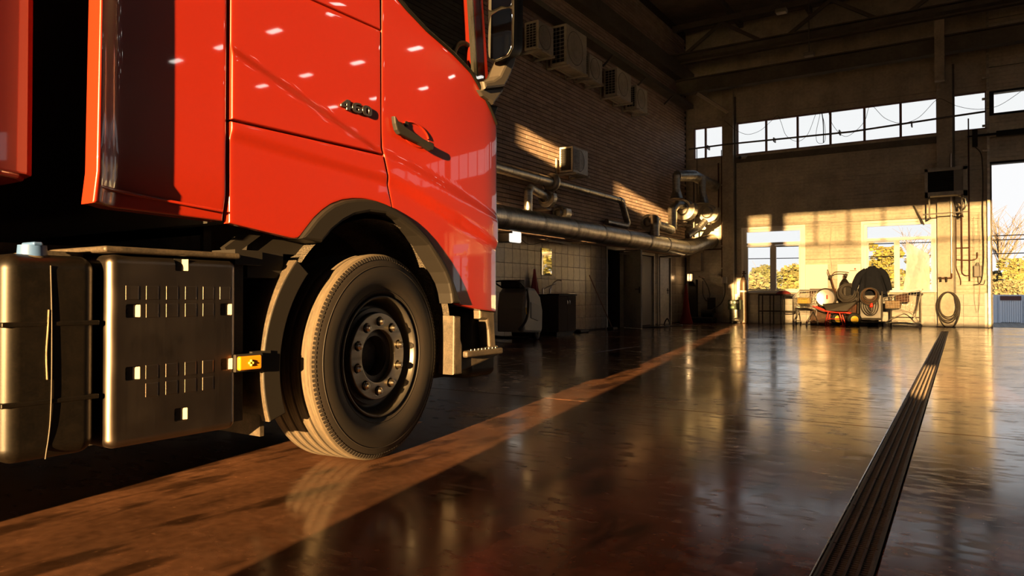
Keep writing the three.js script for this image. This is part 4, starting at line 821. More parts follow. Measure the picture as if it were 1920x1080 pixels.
{
  const f0 = 12.85, f1 = 13.62, x0 = XL + 0.04, x1 = -7.15;
  const t = thing('sink_cabinet', 'dark wooden sink cabinet with two doors against the tiled wall', 'cabinet', V(-7.42, 0, 13.2));
  const mat = std(rgb(0.02, 0.015, 0.012), 0.7);
  part('carcass', [bx(x0, x1 - 0.02, 0.08, 0.83, f0, f1)], mat, t); part('plinth', [bx(x0, x1 - 0.06, 0, 0.08, f0 + 0.03, f1 - 0.03)], M.black, t);
  const dm = phy(rgb(0.045, 0.03, 0.022), 0.85, { specularIntensity: 0.4 });
  for (const [a, b, h] of [[f0 + 0.004, (f0 + f1) / 2 - 0.003, 0.12], [(f0 + f1) / 2 + 0.003, f1 - 0.004, 0.03]]) {
    const d = part('cabinet_door', [rbx(x1 - 0.018, x1, 0.09, 0.825, a, b, 0.004)], dm, t);
    const hf = a < 13.1 ? b - 0.05 : a + 0.05;
    part('handle', [tube([V(x1, 0.74, hf), V(x1 + 0.025, 0.73, hf), V(x1 + 0.025, 0.65, hf), V(x1, 0.64, hf)], 0.007, 20, 8)], M.chrome, d);
  }
  const top = part('worktop', [rbx(x0, x1 + 0.02, 0.83, 0.86, f0 - 0.01, f1 + 0.01, 0.006)], M.black, t);
  part('sink_basin', [rbx(x0 + 0.08, x1 + 0.06, 0.862, 0.878, f0 + 0.35, f1 + 0.07, 0.008)], M.chrome, t);
  const tap = (f, p) => { const b = part('tap', [rod(V(x0 + 0.12, 0.86, f), V(x0 + 0.12, 0.98, f), 0.02, 12), tube(p, 0.012, 24, 8)], M.chrome, t); };
  tap(f0 + 0.12, [V(x0 + 0.12, 0.96, f0 + 0.12), V(x0 + 0.2, 1.02, f0 + 0.2), V(x0 + 0.3, 1.08, f0 + 0.35)]);
  tap(f0 + 0.42, [V(x0 + 0.12, 0.9, f0 + 0.42), V(x0 + 0.16, 1.08, f0 + 0.46), V(x0 + 0.24, 1.16, f0 + 0.54), V(x0 + 0.3, 1.15, f0 + 0.6)]);
}
// ---- floor scrubber machine
{
  const t = thing('floor_scrubber', 'grey ride-behind floor scrubbing machine beside the sink cabinet', 'machine', V(-7.0, 0, 11.7));
  const gm = std(rgb(0.2, 0.185, 0.165), 0.45), prof = [[11.3, 0.16], [12.15, 0.12], [12.22, 0.2], [12.24, 0.55], [12.12, 0.82], [11.85, 0.98], [11.55, 1.0], [11.38, 0.9], [11.3, 0.6]];
  part('tank_body', plateX(prof, -7.45, -6.75, 0.05), gm, t);
  part('side_cover', plateX([[11.62, 0.72], [12.05, 0.66], [12.14, 0.42], [11.95, 0.36], [11.62, 0.42]], -6.76, -6.735, 0.01), M.greyPlastic, t);
  part('control_panel', [rbx(-7.35, -6.85, 0.98, 1.14, 11.3, 11.55, 0.03)], M.black, t);
  part('push_handle', [tube([V(-7.4, 1.0, 11.45), V(-7.4, 1.1, 11.15), V(-6.82, 1.1, 11.15), V(-6.82, 1.0, 11.45)], 0.018, 30, 8)], M.black, t);
  part('recovery_hose', [tube([V(-6.78, 0.95, 11.5), V(-6.7, 0.7, 11.42), V(-6.72, 0.4, 11.36), V(-6.85, 0.2, 11.25)], 0.03, 30, 10)], M.rubberHose, t);
  for (const x of [-7.36, -6.8]) part('wheel', [lathe([[0.03, -0.03], [0.12, -0.03], [0.13, 0], [0.12, 0.03], [0.03, 0.03]], V(x, 0.13, 12.0), V(x + 1, 0.13, 12.0), 28)], M.black, t);
  part('squeegee', [tube([V(-7.5, 0.06, 11.3), V(-7.2, 0.06, 11.14), V(-6.95, 0.06, 11.14), V(-6.62, 0.06, 11.3)], 0.03, 24, 8)], M.black, t);
  part('brush_deck', [rod(V(-7.1, 0.03, 12.1), V(-7.1, 0.14, 12.1), 0.28, 28)], M.black, t);
  part('yellow_clip', [tube([V(-6.73, 0.62, 11.36), V(-6.71, 0.5, 11.36), V(-6.71, 0.48, 11.44), V(-6.73, 0.6, 11.46)], 0.012, 20, 6)], M.yellow, t);
  t.scale.set(0.85, 0.98, 0.74); t.position.copy(V(-7.1, 0, 11.38));
}
// ---- brooms and mop
{
  const stick = (name, lab, a, b, head, mat, grp) => { const t = thing(name, lab, name.includes('mop') ? 'mop' : 'broom', a.clone().setY(0), grp); part('handle', [rod(a, b, 0.012, 8)], mat, t); part('head', head, M.black, t); };
  stick('broom', 'short-handled broom next to the sink cabinet', V(-7.5, 0.06, 13.95), V(-7.62, 0.62, 13.92), [rbx(-7.58, -7.42, 0, 0.09, 13.82, 14.08, 0.02)], M.rubberHose, 'brooms by the sink');
  stick('broom', 'short-handled broom with wide flat head on the floor', V(-7.5, 0.06, 14.25), V(-7.62, 0.62, 14.2), [rbx(-7.6, -7.3, 0, 0.075, 14.12, 14.55, 0.03)], M.rubberHose, 'brooms by the sink');
  stick('floor_mop', 'long thin mop leaning against the tiles by the inner door', V(-7.42, 0.07, 16.0), V(-7.7, 1.32, 15.35), [rbx(-7.5, -7.32, 0, 0.075, 15.86, 16.14, 0.03)], std(rgb(0.2, 0.09, 0.05), 0.6));
}
// ---- inner doors
{
  const frame = (n, a, b, h, leafFn) => {
    const d = struct('door_' + n, [bx(XL - 0.1, XL + 0.02, 0, h, a - 0.06, a + 0.02), bx(XL - 0.1, XL + 0.02, 0, h, b - 0.02, b + 0.06), bx(XL - 0.1, XL + 0.02, h - 0.02, h + 0.05, a - 0.06, b + 0.06)], M.white);
    leafFn(d); return d;
  };
  const leaf = (d, hinge, end, h, handle = true) => {
    const L = Math.hypot(end[0] - hinge[0], end[1] - hinge[1]), g = new RoundedBoxGeometry(L, h - 0.03, 0.045, 2, 0.004); metres(g); g.translate(L / 2, (h - 0.03) / 2 + 0.01, 0);
    const m = shade(new THREE.Mesh(g, M.white)); m.name = 'door_leaf'; m.position.set(hinge[0], 0, -hinge[1]); m.rotation.y = Math.atan2(end[1] - hinge[1], end[0] - hinge[0]); d.add(m);
    if (handle) { const hg = join([rod(new THREE.Vector3(L - 0.07, 1.0, -0.06), new THREE.Vector3(L - 0.07, 1.0, 0.08), 0.01, 8), rod(new THREE.Vector3(L - 0.07, 1.0, 0.07), new THREE.Vector3(L - 0.19, 1.0, 0.07), 0.01, 8), bx(L - 0.09, L - 0.05, 0.9, 1.06, -0.026, 0.028)]); const q = shade(new THREE.Mesh(hg, M.black)); q.name = 'door_handle'; m.add(q); }
    return m;
  };
  frame(1, DOORS[0][0], DOORS[0][1], DOORS[0][2], (d) => leaf(d, [XL + 0.03, 17.42], [-7.02, 16.9], 2.0));
  frame(2, DOORS[1][0], DOORS[1][1], DOORS[1][2], (d) => { const m = leaf(d, [XL - 0.06, 18.62], [XL - 0.06, 19.53], 1.98, false); m.material = std(rgb(0.11, 0.095, 0.08), 0.5); });
  frame(3, DOORS[2][0], DOORS[2][1], DOORS[2][2], (d) => leaf(d, [XL + 0.03, 19.93], [XL + 0.12, 20.4], 1.98));
  const t = thing('door_closer', 'small pale door closer arm on the open inner door', 'door closer', V(-7.45, 1.9, 17.3));
  part('arm', [bar(V(-7.72, 1.93, 17.1), V(-7.45, 1.9, 17.15), 0.02, 0.03), bar(V(-7.45, 1.9, 17.15), V(-7.3, 1.78, 17.02), 0.02, 0.02)], M.white, t);
  single('paper_notice', [bx(XL + 0.021, XL + 0.024, 1.3, 1.62, 16.36, 16.45)], M.sticker, 'small speckled paper notice taped to the door frame', 'notice');
  single('floor_hose', [tube([V(-7.3, 0.02, 17.6), V(-6.9, 0.02, 17.9), V(-6.8, 0.05, 18.3), V(-6.95, 0.22, 18.5), V(-7.1, 0.03, 18.7), V(-6.8, 0.02, 19.2), V(-7.2, 0.02, 19.9)], 0.018, 60, 8)], M.rubberHose, 'black hose lying on the floor before the inner doors', 'hose');
  single('work_cone', [lathe([[0.2, 0], [0.2, 0.02], [0.12, 0.3], [0.05, 0.95], [0.02, 1.2], [0, 1.21]], V(-7.45, 0, 21.45), V(-7.45, 2, 21.45), 24)], M.redCloth, 'dark red tapering bundle standing in the far corner', 'bundle');
}
// ALONG THE FAR WALL
const FW = FB - 0.001;
// ---- raised sectional gate and its tracks
{
  const t = thing('sectional_gate', 'raised sectional gate with a strip of window above the opening', 'gate', V(2.5, 4.25, FB + 0.02));
  const f0 = FB - 0.09, f1 = FB - 0.03;
  const rows = [[4.3, 4.92], [4.94, 5.5], [6.14, 6.75], [6.77, 7.38], [7.4, 8.0], [8.02, 8.6]];
  for (const [a, b] of rows) part('gate_panel', [bx(0.36, 4.64, a, b, f0, f1)], M.panel, t);
  part('bottom_seal', [bx(0.36, 4.64, 4.25, 4.3, f0 - 0.01, f1 + 0.01)], M.black, t);
  part('window_strip', [bx(0.36, 4.64, 5.505, 5.56, f0, f1), bx(0.36, 4.64, 6.09, 6.135, f0, f1), bx(0.36, 0.46, 5.56, 6.09, f0, f1), bx(4.54, 4.64, 5.56, 6.09, f0, f1), ...[1.28, 2.1, 2.92, 3.74].map((x) => bx(x - 0.04, x + 0.04, 5.56, 6.09, f0, f1))], M.black, t);
  for (let i = 0; i < 5; i++) { const g = new THREE.PlaneGeometry(0.78, 0.53); g.translate(0.88 + i * 0.82, 5.825, -(f0 + 0.03)); part('pane', g, M.glass, t); }
  for (const x of [0.33, 4.67]) part('track', [bx(x - 0.03, x + 0.03, 0, 8.6, FB - 0.12, FB - 0.02)], M.galv, t);
  part('jamb_post', [bx(0.296, 0.4, 0, 4.25, FB - 0.06, FB - 0.002)], M.steel, t);
  for (const y of [4.6, 5.25, 5.95, 6.5]) part('hinge', [rbx(0.2, 0.36, y - 0.03, y + 0.03, FB - 0.15, FB - 0.1, 0.01)], M.galv, t);
  part('shaft', [rod(V(0.1, 4.98, FB - 0.3), V(4.8, 4.98, FB - 0.3), 0.03, 10), rod(V(0.5, 4.98, FB - 0.3), V(4.4, 4.98, FB - 0.3), 0.07, 14)], M.black, t);
  part('motor', [rbx(-0.02, 0.1, 4.7, 5.15, FB - 0.36, FB - 0.22, 0.015), rod(V(-0.12, 4.98, FB - 0.3), V(0, 4.98, FB - 0.3), 0.02, 8)], M.black, t);
  part('lead', [tube([V(0.04, 4.7, FB - 0.28), V(0.16, 4.55, FB - 0.2), V(0.2, 4.2, FB - 0.12), V(0.2, 3.0, FB - 0.1), V(0.2, 1.6, FB - 0.1), V(0.12, 1.15, FB - 0.08), V(-0.02, 1.12, FB - 0.08)], 0.012, 60, 6)], M.rubberHose, t);
}
// ---- fan heater on a bracket
{
  const x0 = -1.08, x1 = -0.13, y0 = 3.45, y1 = 4.17, f1 = FB - 0.25, f0 = f1 - 0.38;
  const t = thing('fan_heater', 'white box heater with black louvres on a high wall bracket', 'heater', V(-0.6, y0, FB - 0.4));
  part('casing', [bx(x0, x1, y0, y0 + 0.1, f0, f1), bx(x0, x1, y1 - 0.08, y1, f0, f1), bx(x0, x0 + 0.07, y0, y1, f0, f1), bx(x1 - 0.09, x1, y0, y1, f0, f1), bx(x0, x1, y0, y1, f1 - 0.03, f1)], M.white, t);
  part('interior', [bx(x0 + 0.07, x1 - 0.09, y0 + 0.1, y1 - 0.08, f0 + 0.1, f0 + 0.12)], M.black, t);
  for (let i = 0; i < 8; i++) part('louvre', [bar(V(x0 + 0.07, y0 + 0.14 + i * 0.066, f0 + 0.03), V(x1 - 0.3, y0 + 0.14 + i * 0.066, f0 + 0.03), 0.012, 0.05)], M.black, t);
  part('side_plate', [bx(x1 - 0.3, x1 - 0.09, y0 + 0.1, y1 - 0.08, f0 + 0.02, f0 + 0.05)], M.greyPlastic, t);
  part('bracket', [bar(V(x0 + 0.1, y0, f0 + 0.05), V(x0 + 0.1, 2.92, f0 + 0.05), 0.035, 0.035), bar(V(x1 - 0.12, y0, f0 + 0.05), V(x1 - 0.12, 2.95, f0 + 0.05), 0.035, 0.035), bar(V(x0 - 0.05, 2.98, f0 + 0.05), V(x1 + 0.02, 3.0, f0 + 0.05), 0.03, 0.03), bar(V(x0 + 0.1, 2.92, f0 + 0.05), V(x0 + 0.1, 2.92, FB), 0.03, 0.03), bar(V(x1 - 0.12, 2.95, f0 + 0.05), V(x1 - 0.12, 2.95, FB), 0.03, 0.03), bar(V(x0 - 0.3, 3.3, FB - 0.03), V(x0 - 0.05, 2.75, FB - 0.15), 0.03, 0.03), bar(V(x1 - 0.3, 3.35, FB - 0.05), V(x1 - 0.14, 3.05, f0 + 0.1), 0.03, 0.03)], M.steel, t);
  part('supply_pipe', [tube([V(x1 - 0.2, y0, f0 + 0.2), V(x1 - 0.06, y0 - 0.1, f0 + 0.12), V(x1 - 0.05, y0 - 0.3, f0 + 0.12), V(x1 - 0.16, y0 - 0.45, f0 + 0.2)], 0.022, 24, 8)], M.galv, t);
}
// ---- service pipes, valves, junction box right of the heater
{
  const pr = (x, y0, y1, r = 0.017, f = FB - 0.2) => rod(V(x, y0, f), V(x, y1, f), r, 8);
  const t = thing('service_pipes', 'cluster of thin upright supply pipes below the heater', 'pipes', V(-0.35, 1.2, FB - 0.15));
  part('riser', [pr(-0.5, 1.42, 4.6, 0.02), rod(V(-0.5, 1.42, FB - 0.2), V(-0.5, 1.42, FB - 0.16), 0.02, 8)], M.wire, t);
  part('riser', [pr(-0.27, 1.55, 3.3, 0.018, FB - 0.06)], M.rust, t);
  part('riser', [pr(-0.1, 1.22, 5.5, 0.016, FB - 0.06)], M.rust, t);
  part('riser', [pr(-0.4, 1.75, 2.9, 0.014, FB - 0.05)], M.rust, t);
  part('bend', [tube([V(-0.4, 1.76, FB - 0.05), V(-0.4, 1.6, FB - 0.05), V(-0.3, 1.25, FB - 0.05), V(-0.3, 1.12, FB - 0.05)], 0.012, 20, 6)], M.rust, t);
  part('bend', [tube([V(-0.27, 1.56, FB - 0.06), V(-0.26, 1.43, FB - 0.06), V(-0.2, 1.37, FB - 0.06), V(-0.1, 1.37, FB - 0.06)], 0.014, 20, 6)], M.rust, t);
  part('cross_pipe', [rod(V(-0.42, 2.1, FB - 0.05), V(-0.09, 2.1, FB - 0.05), 0.014, 8), tube([V(-0.4, 1.8, FB - 0.05), V(-0.3, 1.78, FB - 0.06), V(0.05, 1.8, FB - 0.07), V(0.07, 1.97, FB - 0.07)], 0.014, 24, 6)], M.rust, t);
  const v = thing('valve_pair', 'pair of small dark brass valves on the wall pipe', 'valve', V(-0.66, 1.2, FB - 0.18));
  part('manifold', [rod(V(-0.8, 1.3, FB - 0.22), V(-0.5, 1.3, FB - 0.2), 0.022, 10), rod(V(-0.5, 1.3, FB - 0.2), V(-0.5, 1.43, FB - 0.2), 0.02, 10)], M.rust, v);
  for (const x of [-0.75, -0.62]) { part('valve_body', [rod(V(x, 1.2, FB - 0.22), V(x, 1.32, FB - 0.22), 0.026, 10)], M.iron, v); part('lever', [bx(x - 0.05, x + 0.02, 1.32, 1.335, FB - 0.25, FB - 0.22)], M.black, v); }
  const j = thing('junction_box', 'small grey junction box with looped cable near the gate', 'box', V(0.06, 1.35, FB - 0.05));
  part('box', [rbx(-0.02, 0.17, 1.33, 1.62, FB - 0.1, FB - 0.004, 0.012)], M.greyPlastic, j); part('lid', [rbx(-0.008, 0.158, 1.342, 1.6, FB - 0.11, FB - 0.1, 0.004)], M.greyPlastic, j); part('hood', [rod(V(0.075, 1.62, FB - 0.05), V(0.075, 1.7, FB - 0.05), 0.05, 14, 0.03)], M.greyPlastic, j);
  part('lead', [tube([V(0.08, 1.33, FB - 0.04), V(0.1, 1.16, FB - 0.04), V(0.2, 1.13, FB - 0.04), V(0.24, 1.25, FB - 0.04)], 0.009, 20, 6)], M.rubberHose, j);
  const pc = thing('pull_cord', 'thin pull cords hanging in a long loop beside the gate', 'cord', V(0.06, 0.35, FB - 0.06));
  part('cord', [tube([V(0.0, 2.9, FB - 0.14), V(0.0, 1.5, FB - 0.14), V(0.01, 0.6, FB - 0.08), V(0.06, 0.36, FB - 0.08), V(0.11, 0.6, FB - 0.08), V(0.12, 1.5, FB - 0.14), V(0.12, 3.0, FB - 0.14)], 0.004, 60, 5)], M.rust, pc);
}
// ---- hose coil hung on the plinth
{
  const t = thing('hose_coil', 'black hose coil hung from a hook on the tiled plinth', 'hose', V(-0.58, 0.03, FB - 0.2));
  for (let k = 0; k < 5; k++) {
    const pts = []; for (let i = 0; i < 24; i++) { const a = i / 24 * 2 * Math.PI, lo = Math.sin(a) < 0 ? 1 : 0; pts.push(V(-0.585 + (0.2 + 0.012 * k) * Math.cos(a) + 0.02 * Math.sin(k * 2.1), 0.56 + 0.37 * Math.sin(a) - lo * (k === 4 ? 0.22 : 0.05 * k - 0.08) * Math.sin(-a) + (lo ? 0 : 0.0), FB - 0.2 - 0.012 * ((k * 3) % 5))); }
    part('hose_turn', [tube(pts, 0.017, 72, 7, true)], M.rubberHose, t);
  }
  part('coupling', [rod(V(-0.36, 0.49, FB - 0.23), V(-0.345, 0.42, FB - 0.23), 0.024, 10)], M.chrome, t);
  part('hook', [rod(V(-0.585, 0.97, FB - 0.17), V(-0.585, 0.93, FB - 0.27), 0.008, 6)], M.chrome, t);
}
// ---- notice boards on the panel between the windows
{
  const board = (lab, x0, x1, y0, y1, extra) => { const t = thing('notice_board', lab, 'board', V((x0 + x1) / 2, y0, FB - 0.02)); part('sheet', [bx(x0, x1, y0, y1, FB - 0.018, FB - 0.006)], M.whiteBoard, t); const e = 0.02; part('board_frame', [bx(x0 - e, x1 + e, y0 - e, y0, FB - 0.024, FB - 0.004), bx(x0 - e, x1 + e, y1, y1 + e, FB - 0.024, FB - 0.004), bx(x0 - e, x0, y0, y1, FB - 0.024, FB - 0.004), bx(x1, x1 + e, y0, y1, FB - 0.024, FB - 0.004)], M.frameWhite, t); if (extra) { part('strip', [bx(x0 + 0.3, x0 + 0.48, y1 - 0.18, y1 - 0.16, FB - 0.022, FB - 0.018)], M.greyPlastic, t); part('magnet', [rod(V(x1 - 0.12, y1 - 0.12, FB - 0.018), V(x1 - 0.12, y1 - 0.12, FB - 0.03), 0.025, 14)], M.redPaint, t); } };
  board('plain white notice board between the two windows', -4.14, -3.58, 1.0, 1.73);
  board('white notice board with a red magnet beside the right window', -3.28, -2.72, 1.0, 1.72, true);
  const c = thing('panel_cable', 'pale cable run across the wall panel and down between the boards', 'cable', V(-3.45, 1.0, FB - 0.02));
  part('run', [tube([[1376, 422], [1440, 421], [1500, 417], [1540, 415], [1555, 415]].map(([a, b]) => V3(onF(a, b, FB - 0.02))), 0.012, 40, 6), tube([[1556, 415], [1558, 430], [1556, 470], [1560, 510], [1560, 540]].map(([a, b]) => V3(onF(a, b, FB - 0.02))), 0.012, 40, 6)], M.white, c);
}
// ---- plastic sheet taped over the right window
{
  const g = new THREE.PlaneGeometry(1, 1, 40, 60), p = g.attributes.position, q = (px, py) => onF(px, py, FB - 0.04);
  const A = q(1700, 452), B = q(1743, 478), C = q(1744, 549), D = q(1692, 548); A[0] -= 0.02;
  for (let i = 0; i < p.count; i++) { const u = p.getX(i) + 0.5, v = 0.5 - p.getY(i); const x = lerp(lerp(A[0], B[0], u), lerp(D[0], C[0], u), v) + 0.05 * Math.sin(v * 3.14) * (1 - u), y = lerp(lerp(A[1], B[1], u), lerp(D[1], C[1], u), v); p.setXYZ(i, x, y, -(FB - 0.05) + 0.028 * fbm(u, v, 6, 9, 4, 12) + 0.02 * Math.sin(9 * u + 4 * v)); }
  g.computeVertexNormals();
  single('plastic_sheet', g, phy(rgb(0.9, 0.89, 0.86), 0.55, { transmission: 0.5, thickness: 0, ior: 1.45 }), 'crumpled white plastic sheet hung over the right window light', 'sheet');
}
// ---- corner: electric box, cylinder, pump stand, hoses, wall conduit
{
  const t = thing('compressor_unit', 'squat green-dialled tank unit standing under the left window', 'machine', V(-6.05, 0, FB - 0.45));
  const c = V(-6.07, 0, FB - 0.42);
  part('tank', [lathe([[0, 0.06], [0.16, 0.06], [0.2, 0.1], [0.2, 0.55], [0.19, 0.6], [0, 0.62]], c, c.clone().setY(1), 32)], M.galv, t);
  part('control_box', [rbx(-6.26, -5.88, 0.42, 0.72, FB - 0.64, FB - 0.4, 0.02)], std(rgb(0.06, 0.08, 0.05), 0.5), t);
  for (const [x, r] of [[-6.17, 0.045], [-6.05, 0.03], [-5.97, 0.03]]) part('gauge', [rod(V(x, 0.64, FB - 0.64), V(x, 0.64, FB - 0.66), r, 20), ring(V(x, 0.64, FB - 0.66), new THREE.Vector3(0, 0, 1), r, 0.006, 20)], M.whiteBoard, t);
  part('name_plate', [bx(-6.2, -6.08, 0.46, 0.52, FB - 0.645, FB - 0.638)], std(rgb(0.35, 0.5, 0.3), 0.5), t);
  for (const x of [-6.18, -5.97]) part('foot', [rbx(x - 0.05, x + 0.05, 0, 0.07, FB - 0.56, FB - 0.3, 0.015)], M.black, t);
  part('bent_pipe', [tube([V(-6.12, 0.12, FB - 0.62), V(-6.0, 0.16, FB - 0.66), V(-5.95, 0.1, FB - 0.64)], 0.02, 16, 8)], M.wire, t);
}
{
  const cyl = (lab, x, f, r, h, mat, y0 = 0) => { const t = thing('gas_cylinder', lab, 'cylinder', V(x, y0, f), 'gas cylinders by the far wall'); part('body', [lathe([[0, 0], [r * 0.9, 0.0], [r, 0.03], [r, h * 0.78], [r * 0.86, h * 0.87], [r * 0.5, h * 0.94], [r * 0.28, h * 0.97], [0, h * 0.97]], V(x, y0, f), V(x, y0 + 1, f), 28)], mat, t); part('neck_band', [rod(V(x, y0 + h * 0.86, f), V(x, y0 + h * 0.89, f), r * 0.8, 20)], M.black, t); part('valve', [rod(V(x, y0 + h * 0.96, f), V(x, y0 + h * 1.04, f), 0.022, 10), rod(V(x - 0.05, y0 + h * 1.01, f), V(x + 0.07, y0 + h * 1.01, f), 0.014, 8), rod(V(x, y0 + h * 1.04, f), V(x, y0 + h * 1.06, f), 0.035, 12)], M.rust, t); return t; };
  const g1 = cyl('sunlit tall gas cylinder beside the left window', -5.9, FB - 0.2, 0.12, 1.5, std(rgb(0.2, 0.14, 0.085), 0.45, 0.1, { map: dustColor })); part('stencil_band', [rod(V(-5.9, 0.95, FB - 0.2), V(-5.9, 1.0, FB - 0.2), 0.1215, 28)], M.white, g1);
  cyl('dark gas cylinder with pressure gauges behind the wheelbarrow', -3.08, FB - 0.28, 0.15, 1.36, M.iron);
  cyl('dark gas cylinder hidden under the hung jacket', -2.36, FB - 0.3, 0.14, 1.5, M.iron);
  const rg = thing('welding_regulator', 'twin pressure regulator with bent pipes on a gas cylinder', 'regulator', V(-3.3, 1.3, FB - 0.4)); part('pipe', [tube([V(-3.5, 1.58, FB - 0.45), V(-3.42, 1.4, FB - 0.45), V(-3.3, 1.5, FB - 0.45), V(-3.05, 1.5, FB - 0.4), V(-2.95, 1.48, FB - 0.4)], 0.013, 30, 8)], M.rust, rg); part('gauge', [rod(V(-3.42, 1.38, FB - 0.44), V(-3.42, 1.38, FB - 0.49), 0.045, 16)], M.iron, rg); part('gauge', [rod(V(-3.02, 1.42, FB - 0.42), V(-3.02, 1.42, FB - 0.47), 0.045, 16)], M.iron, rg);
  part('stem', [rod(V(-3.42, 1.38, FB - 0.42), V(-3.3, 0.9, FB - 0.4), 0.02, 8)], M.rust, rg);
}
{
  const t = thing('pump_stand', 'dark pump stand with a small lit lantern lamp in the corner', 'pump', V(-7.3, 0, FB - 0.5));
  part('post', [rbx(-7.5, -7.25, 0, 1.35, FB - 0.6, FB - 0.42, 0.02)], M.blackMatt, t); part('base', [rbx(-7.6, -6.7, 0, 0.18, FB - 0.8, FB - 0.3, 0.03)], M.blackMatt, t); part('motor', [rod(V(-7.1, 0.3, FB - 0.5), V(-6.75, 0.3, FB - 0.5), 0.12, 20)], M.blackMatt, t);
  part('drawer_box', [rbx(-7.0, -6.8, 0.3, 0.78, FB - 0.3, FB - 0.1, 0.01)], M.blackMatt, t);
  const lamp = part('lantern_lamp', [rbx(-7.52, -7.38, 1.3, 1.52, FB - 0.66, FB - 0.56, 0.015)], new THREE.MeshStandardMaterial({ color: rgb(0.8, 0.6, 0.35), emissive: rgb(1, 0.62, 0.28), emissiveIntensity: 0.9, roughness: 0.4 }), t);
  part('lantern_guard', [rbx(-7.54, -7.36, 1.52, 1.55, FB - 0.68, FB - 0.54, 0.006), rbx(-7.54, -7.36, 1.27, 1.3, FB - 0.68, FB - 0.54, 0.006), bx(-7.46, -7.44, 1.3, 1.52, FB - 0.672, FB - 0.662)], M.black, t);
  const pl = new THREE.PointLight(rgb(1, 0.62, 0.28), 0.25, 0, 2); pl.position.copy(V(-7.45, 1.41, FB - 0.75)); pl.castShadow = true; scene.add(pl);
  part('hose', [tube([V(-7.12, 1.42, FB - 0.5), V(-6.98, 1.25, FB - 0.5), V(-6.86, 0.85, FB - 0.5), V(-6.95, 0.68, FB - 0.5), V(-7.06, 0.85, FB - 0.5), V(-7.08, 1.3, FB - 0.5)], 0.017, 50, 8)], M.rubberHose, t);
  part('nozzle', [rod(V(-7.2, 1.45, FB - 0.5), V(-7.0, 1.38, FB - 0.5), 0.025, 10)], M.chrome, t);
  const w = thing('conduit_run', 'thin conduit pipe with socket running down the corner column', 'conduit', V(-6.55, 1.1, FB - 0.2));
  const X = -6.62, F = FB - 0.03;
  part('conduit', [rod(V(X, 1.45, F), V(X, 5.4, F), 0.014, 8), tube([V(X, 1.5, F), V(X, 1.4, F), V(X + 0.06, 1.36, F - 0.03), V(-6.5, 1.32, FB - 0.2)], 0.016, 20, 8)], M.rust, w);
  for (const y of [1.7, 2.4, 4.3]) part('clip', [bx(X - 0.03, X + 0.03, y - 0.02, y + 0.02, F - 0.02, FB)], M.white, w);
  part('socket', [rbx(-6.55, -6.4, 1.22, 1.42, FB - 0.28, FB - 0.175, 0.01)], M.wire, w);
  part('hanging_hose', [tube([V(-6.46, 1.24, FB - 0.26), V(-6.45, 0.9, FB - 0.3), V(-6.55, 0.62, FB - 0.34), V(-6.8, 0.42, FB - 0.4), V(-7.1, 0.3, FB - 0.45)], 0.018, 40, 8)], M.rubberHose, w);
  part('branch_pipe', [tube([V(-6.72, 5.0, F), V(-6.72, 3.8, F), V(-6.74, 3.55, F), V(-6.85, 3.42, F), V(-7.1, 3.4, F), V(-7.5, 3.38, F)], 0.02, 50, 8), tube([V(-6.62, 2.3, F), V(-6.8, 2.3, F), V(-7.6, 2.3, F)], 0.018, 20, 8)], M.rust, w);
  single('meter_cabinet', [rbx(-7.62, -7.25, 1.62, 2.2, FB - 0.14, FB - 0.002, 0.01), rod(V(-7.2, 1.6, FB - 0.06), V(-7.2, 2.3, FB - 0.06), 0.014, 8)], M.column, 'flat pale meter cabinet low in the far corner', 'cabinet');
  const cam = thing('camera_dome', 'small security camera under the high window', 'camera', V(-5.86, 5.05, FB - 0.1)); part('body', [rod(V(-5.98, 5.07, FB - 0.2), V(-5.86, 5.09, FB - 0.1), 0.05, 14)], M.white, cam); part('lens', [rod(V(-6.02, 5.06, FB - 0.235), V(-5.98, 5.07, FB - 0.2), 0.045, 14)], M.black, cam); part('mount', [rod(V(-5.86, 5.09, FB - 0.1), V(-5.84, 5.13, FB), 0.02, 8)], M.white, cam);
}
// ---- metal table frame with rag
{
  const t = thing('metal_table', 'bare dark steel table frame below the left window', 'table', V(-4.85, 0, FB - 0.6));
  const x0 = -5.3, x1 = -4.35, f0 = FB - 0.85, f1 = FB - 0.42, b = 0.028, L = [];
  for (const x of [x0, -4.98, -4.68, x1]) for (const f of [f0, f1]) part('leg', [bar(V(x, 0, f), V(x, 0.86, f), b, b)], M.iron, t);
  for (const y of [0.39, 0.86]) part('rail', [bar(V(x0, y, f0), V(x1, y, f0), b, b), bar(V(x0, y, f1), V(x1, y, f1), b, b), bar(V(x0, y, f0), V(x0, y, f1), b, b), bar(V(x1, y, f0), V(x1, y, f1), b, b)], M.iron, t);
  part('table_top', [bx(x0 - 0.01, x1 + 0.01, 0.87, 0.885, f0 - 0.01, f1 + 0.01)], M.iron, t);
  const g = new THREE.SphereGeometry(0.17, 24, 14), p = g.attributes.position; for (let i = 0; i < p.count; i++) { const k = 0.75 + 0.5 * fbm(p.getX(i) + 0.5, p.getZ(i) + p.getY(i) + 0.5, 6, 6, 3, 8); p.setXYZ(i, p.getX(i) * k * 1.1, Math.max(0, p.getY(i)) * k * 0.62, p.getZ(i) * k * 0.8); } g.computeVertexNormals(); g.translate(-4.66, 0.886, -(f0 + 0.2));
  single('work_rag', g, M.redCloth, 'crumpled dark red rag on the steel table frame', 'rag');
}
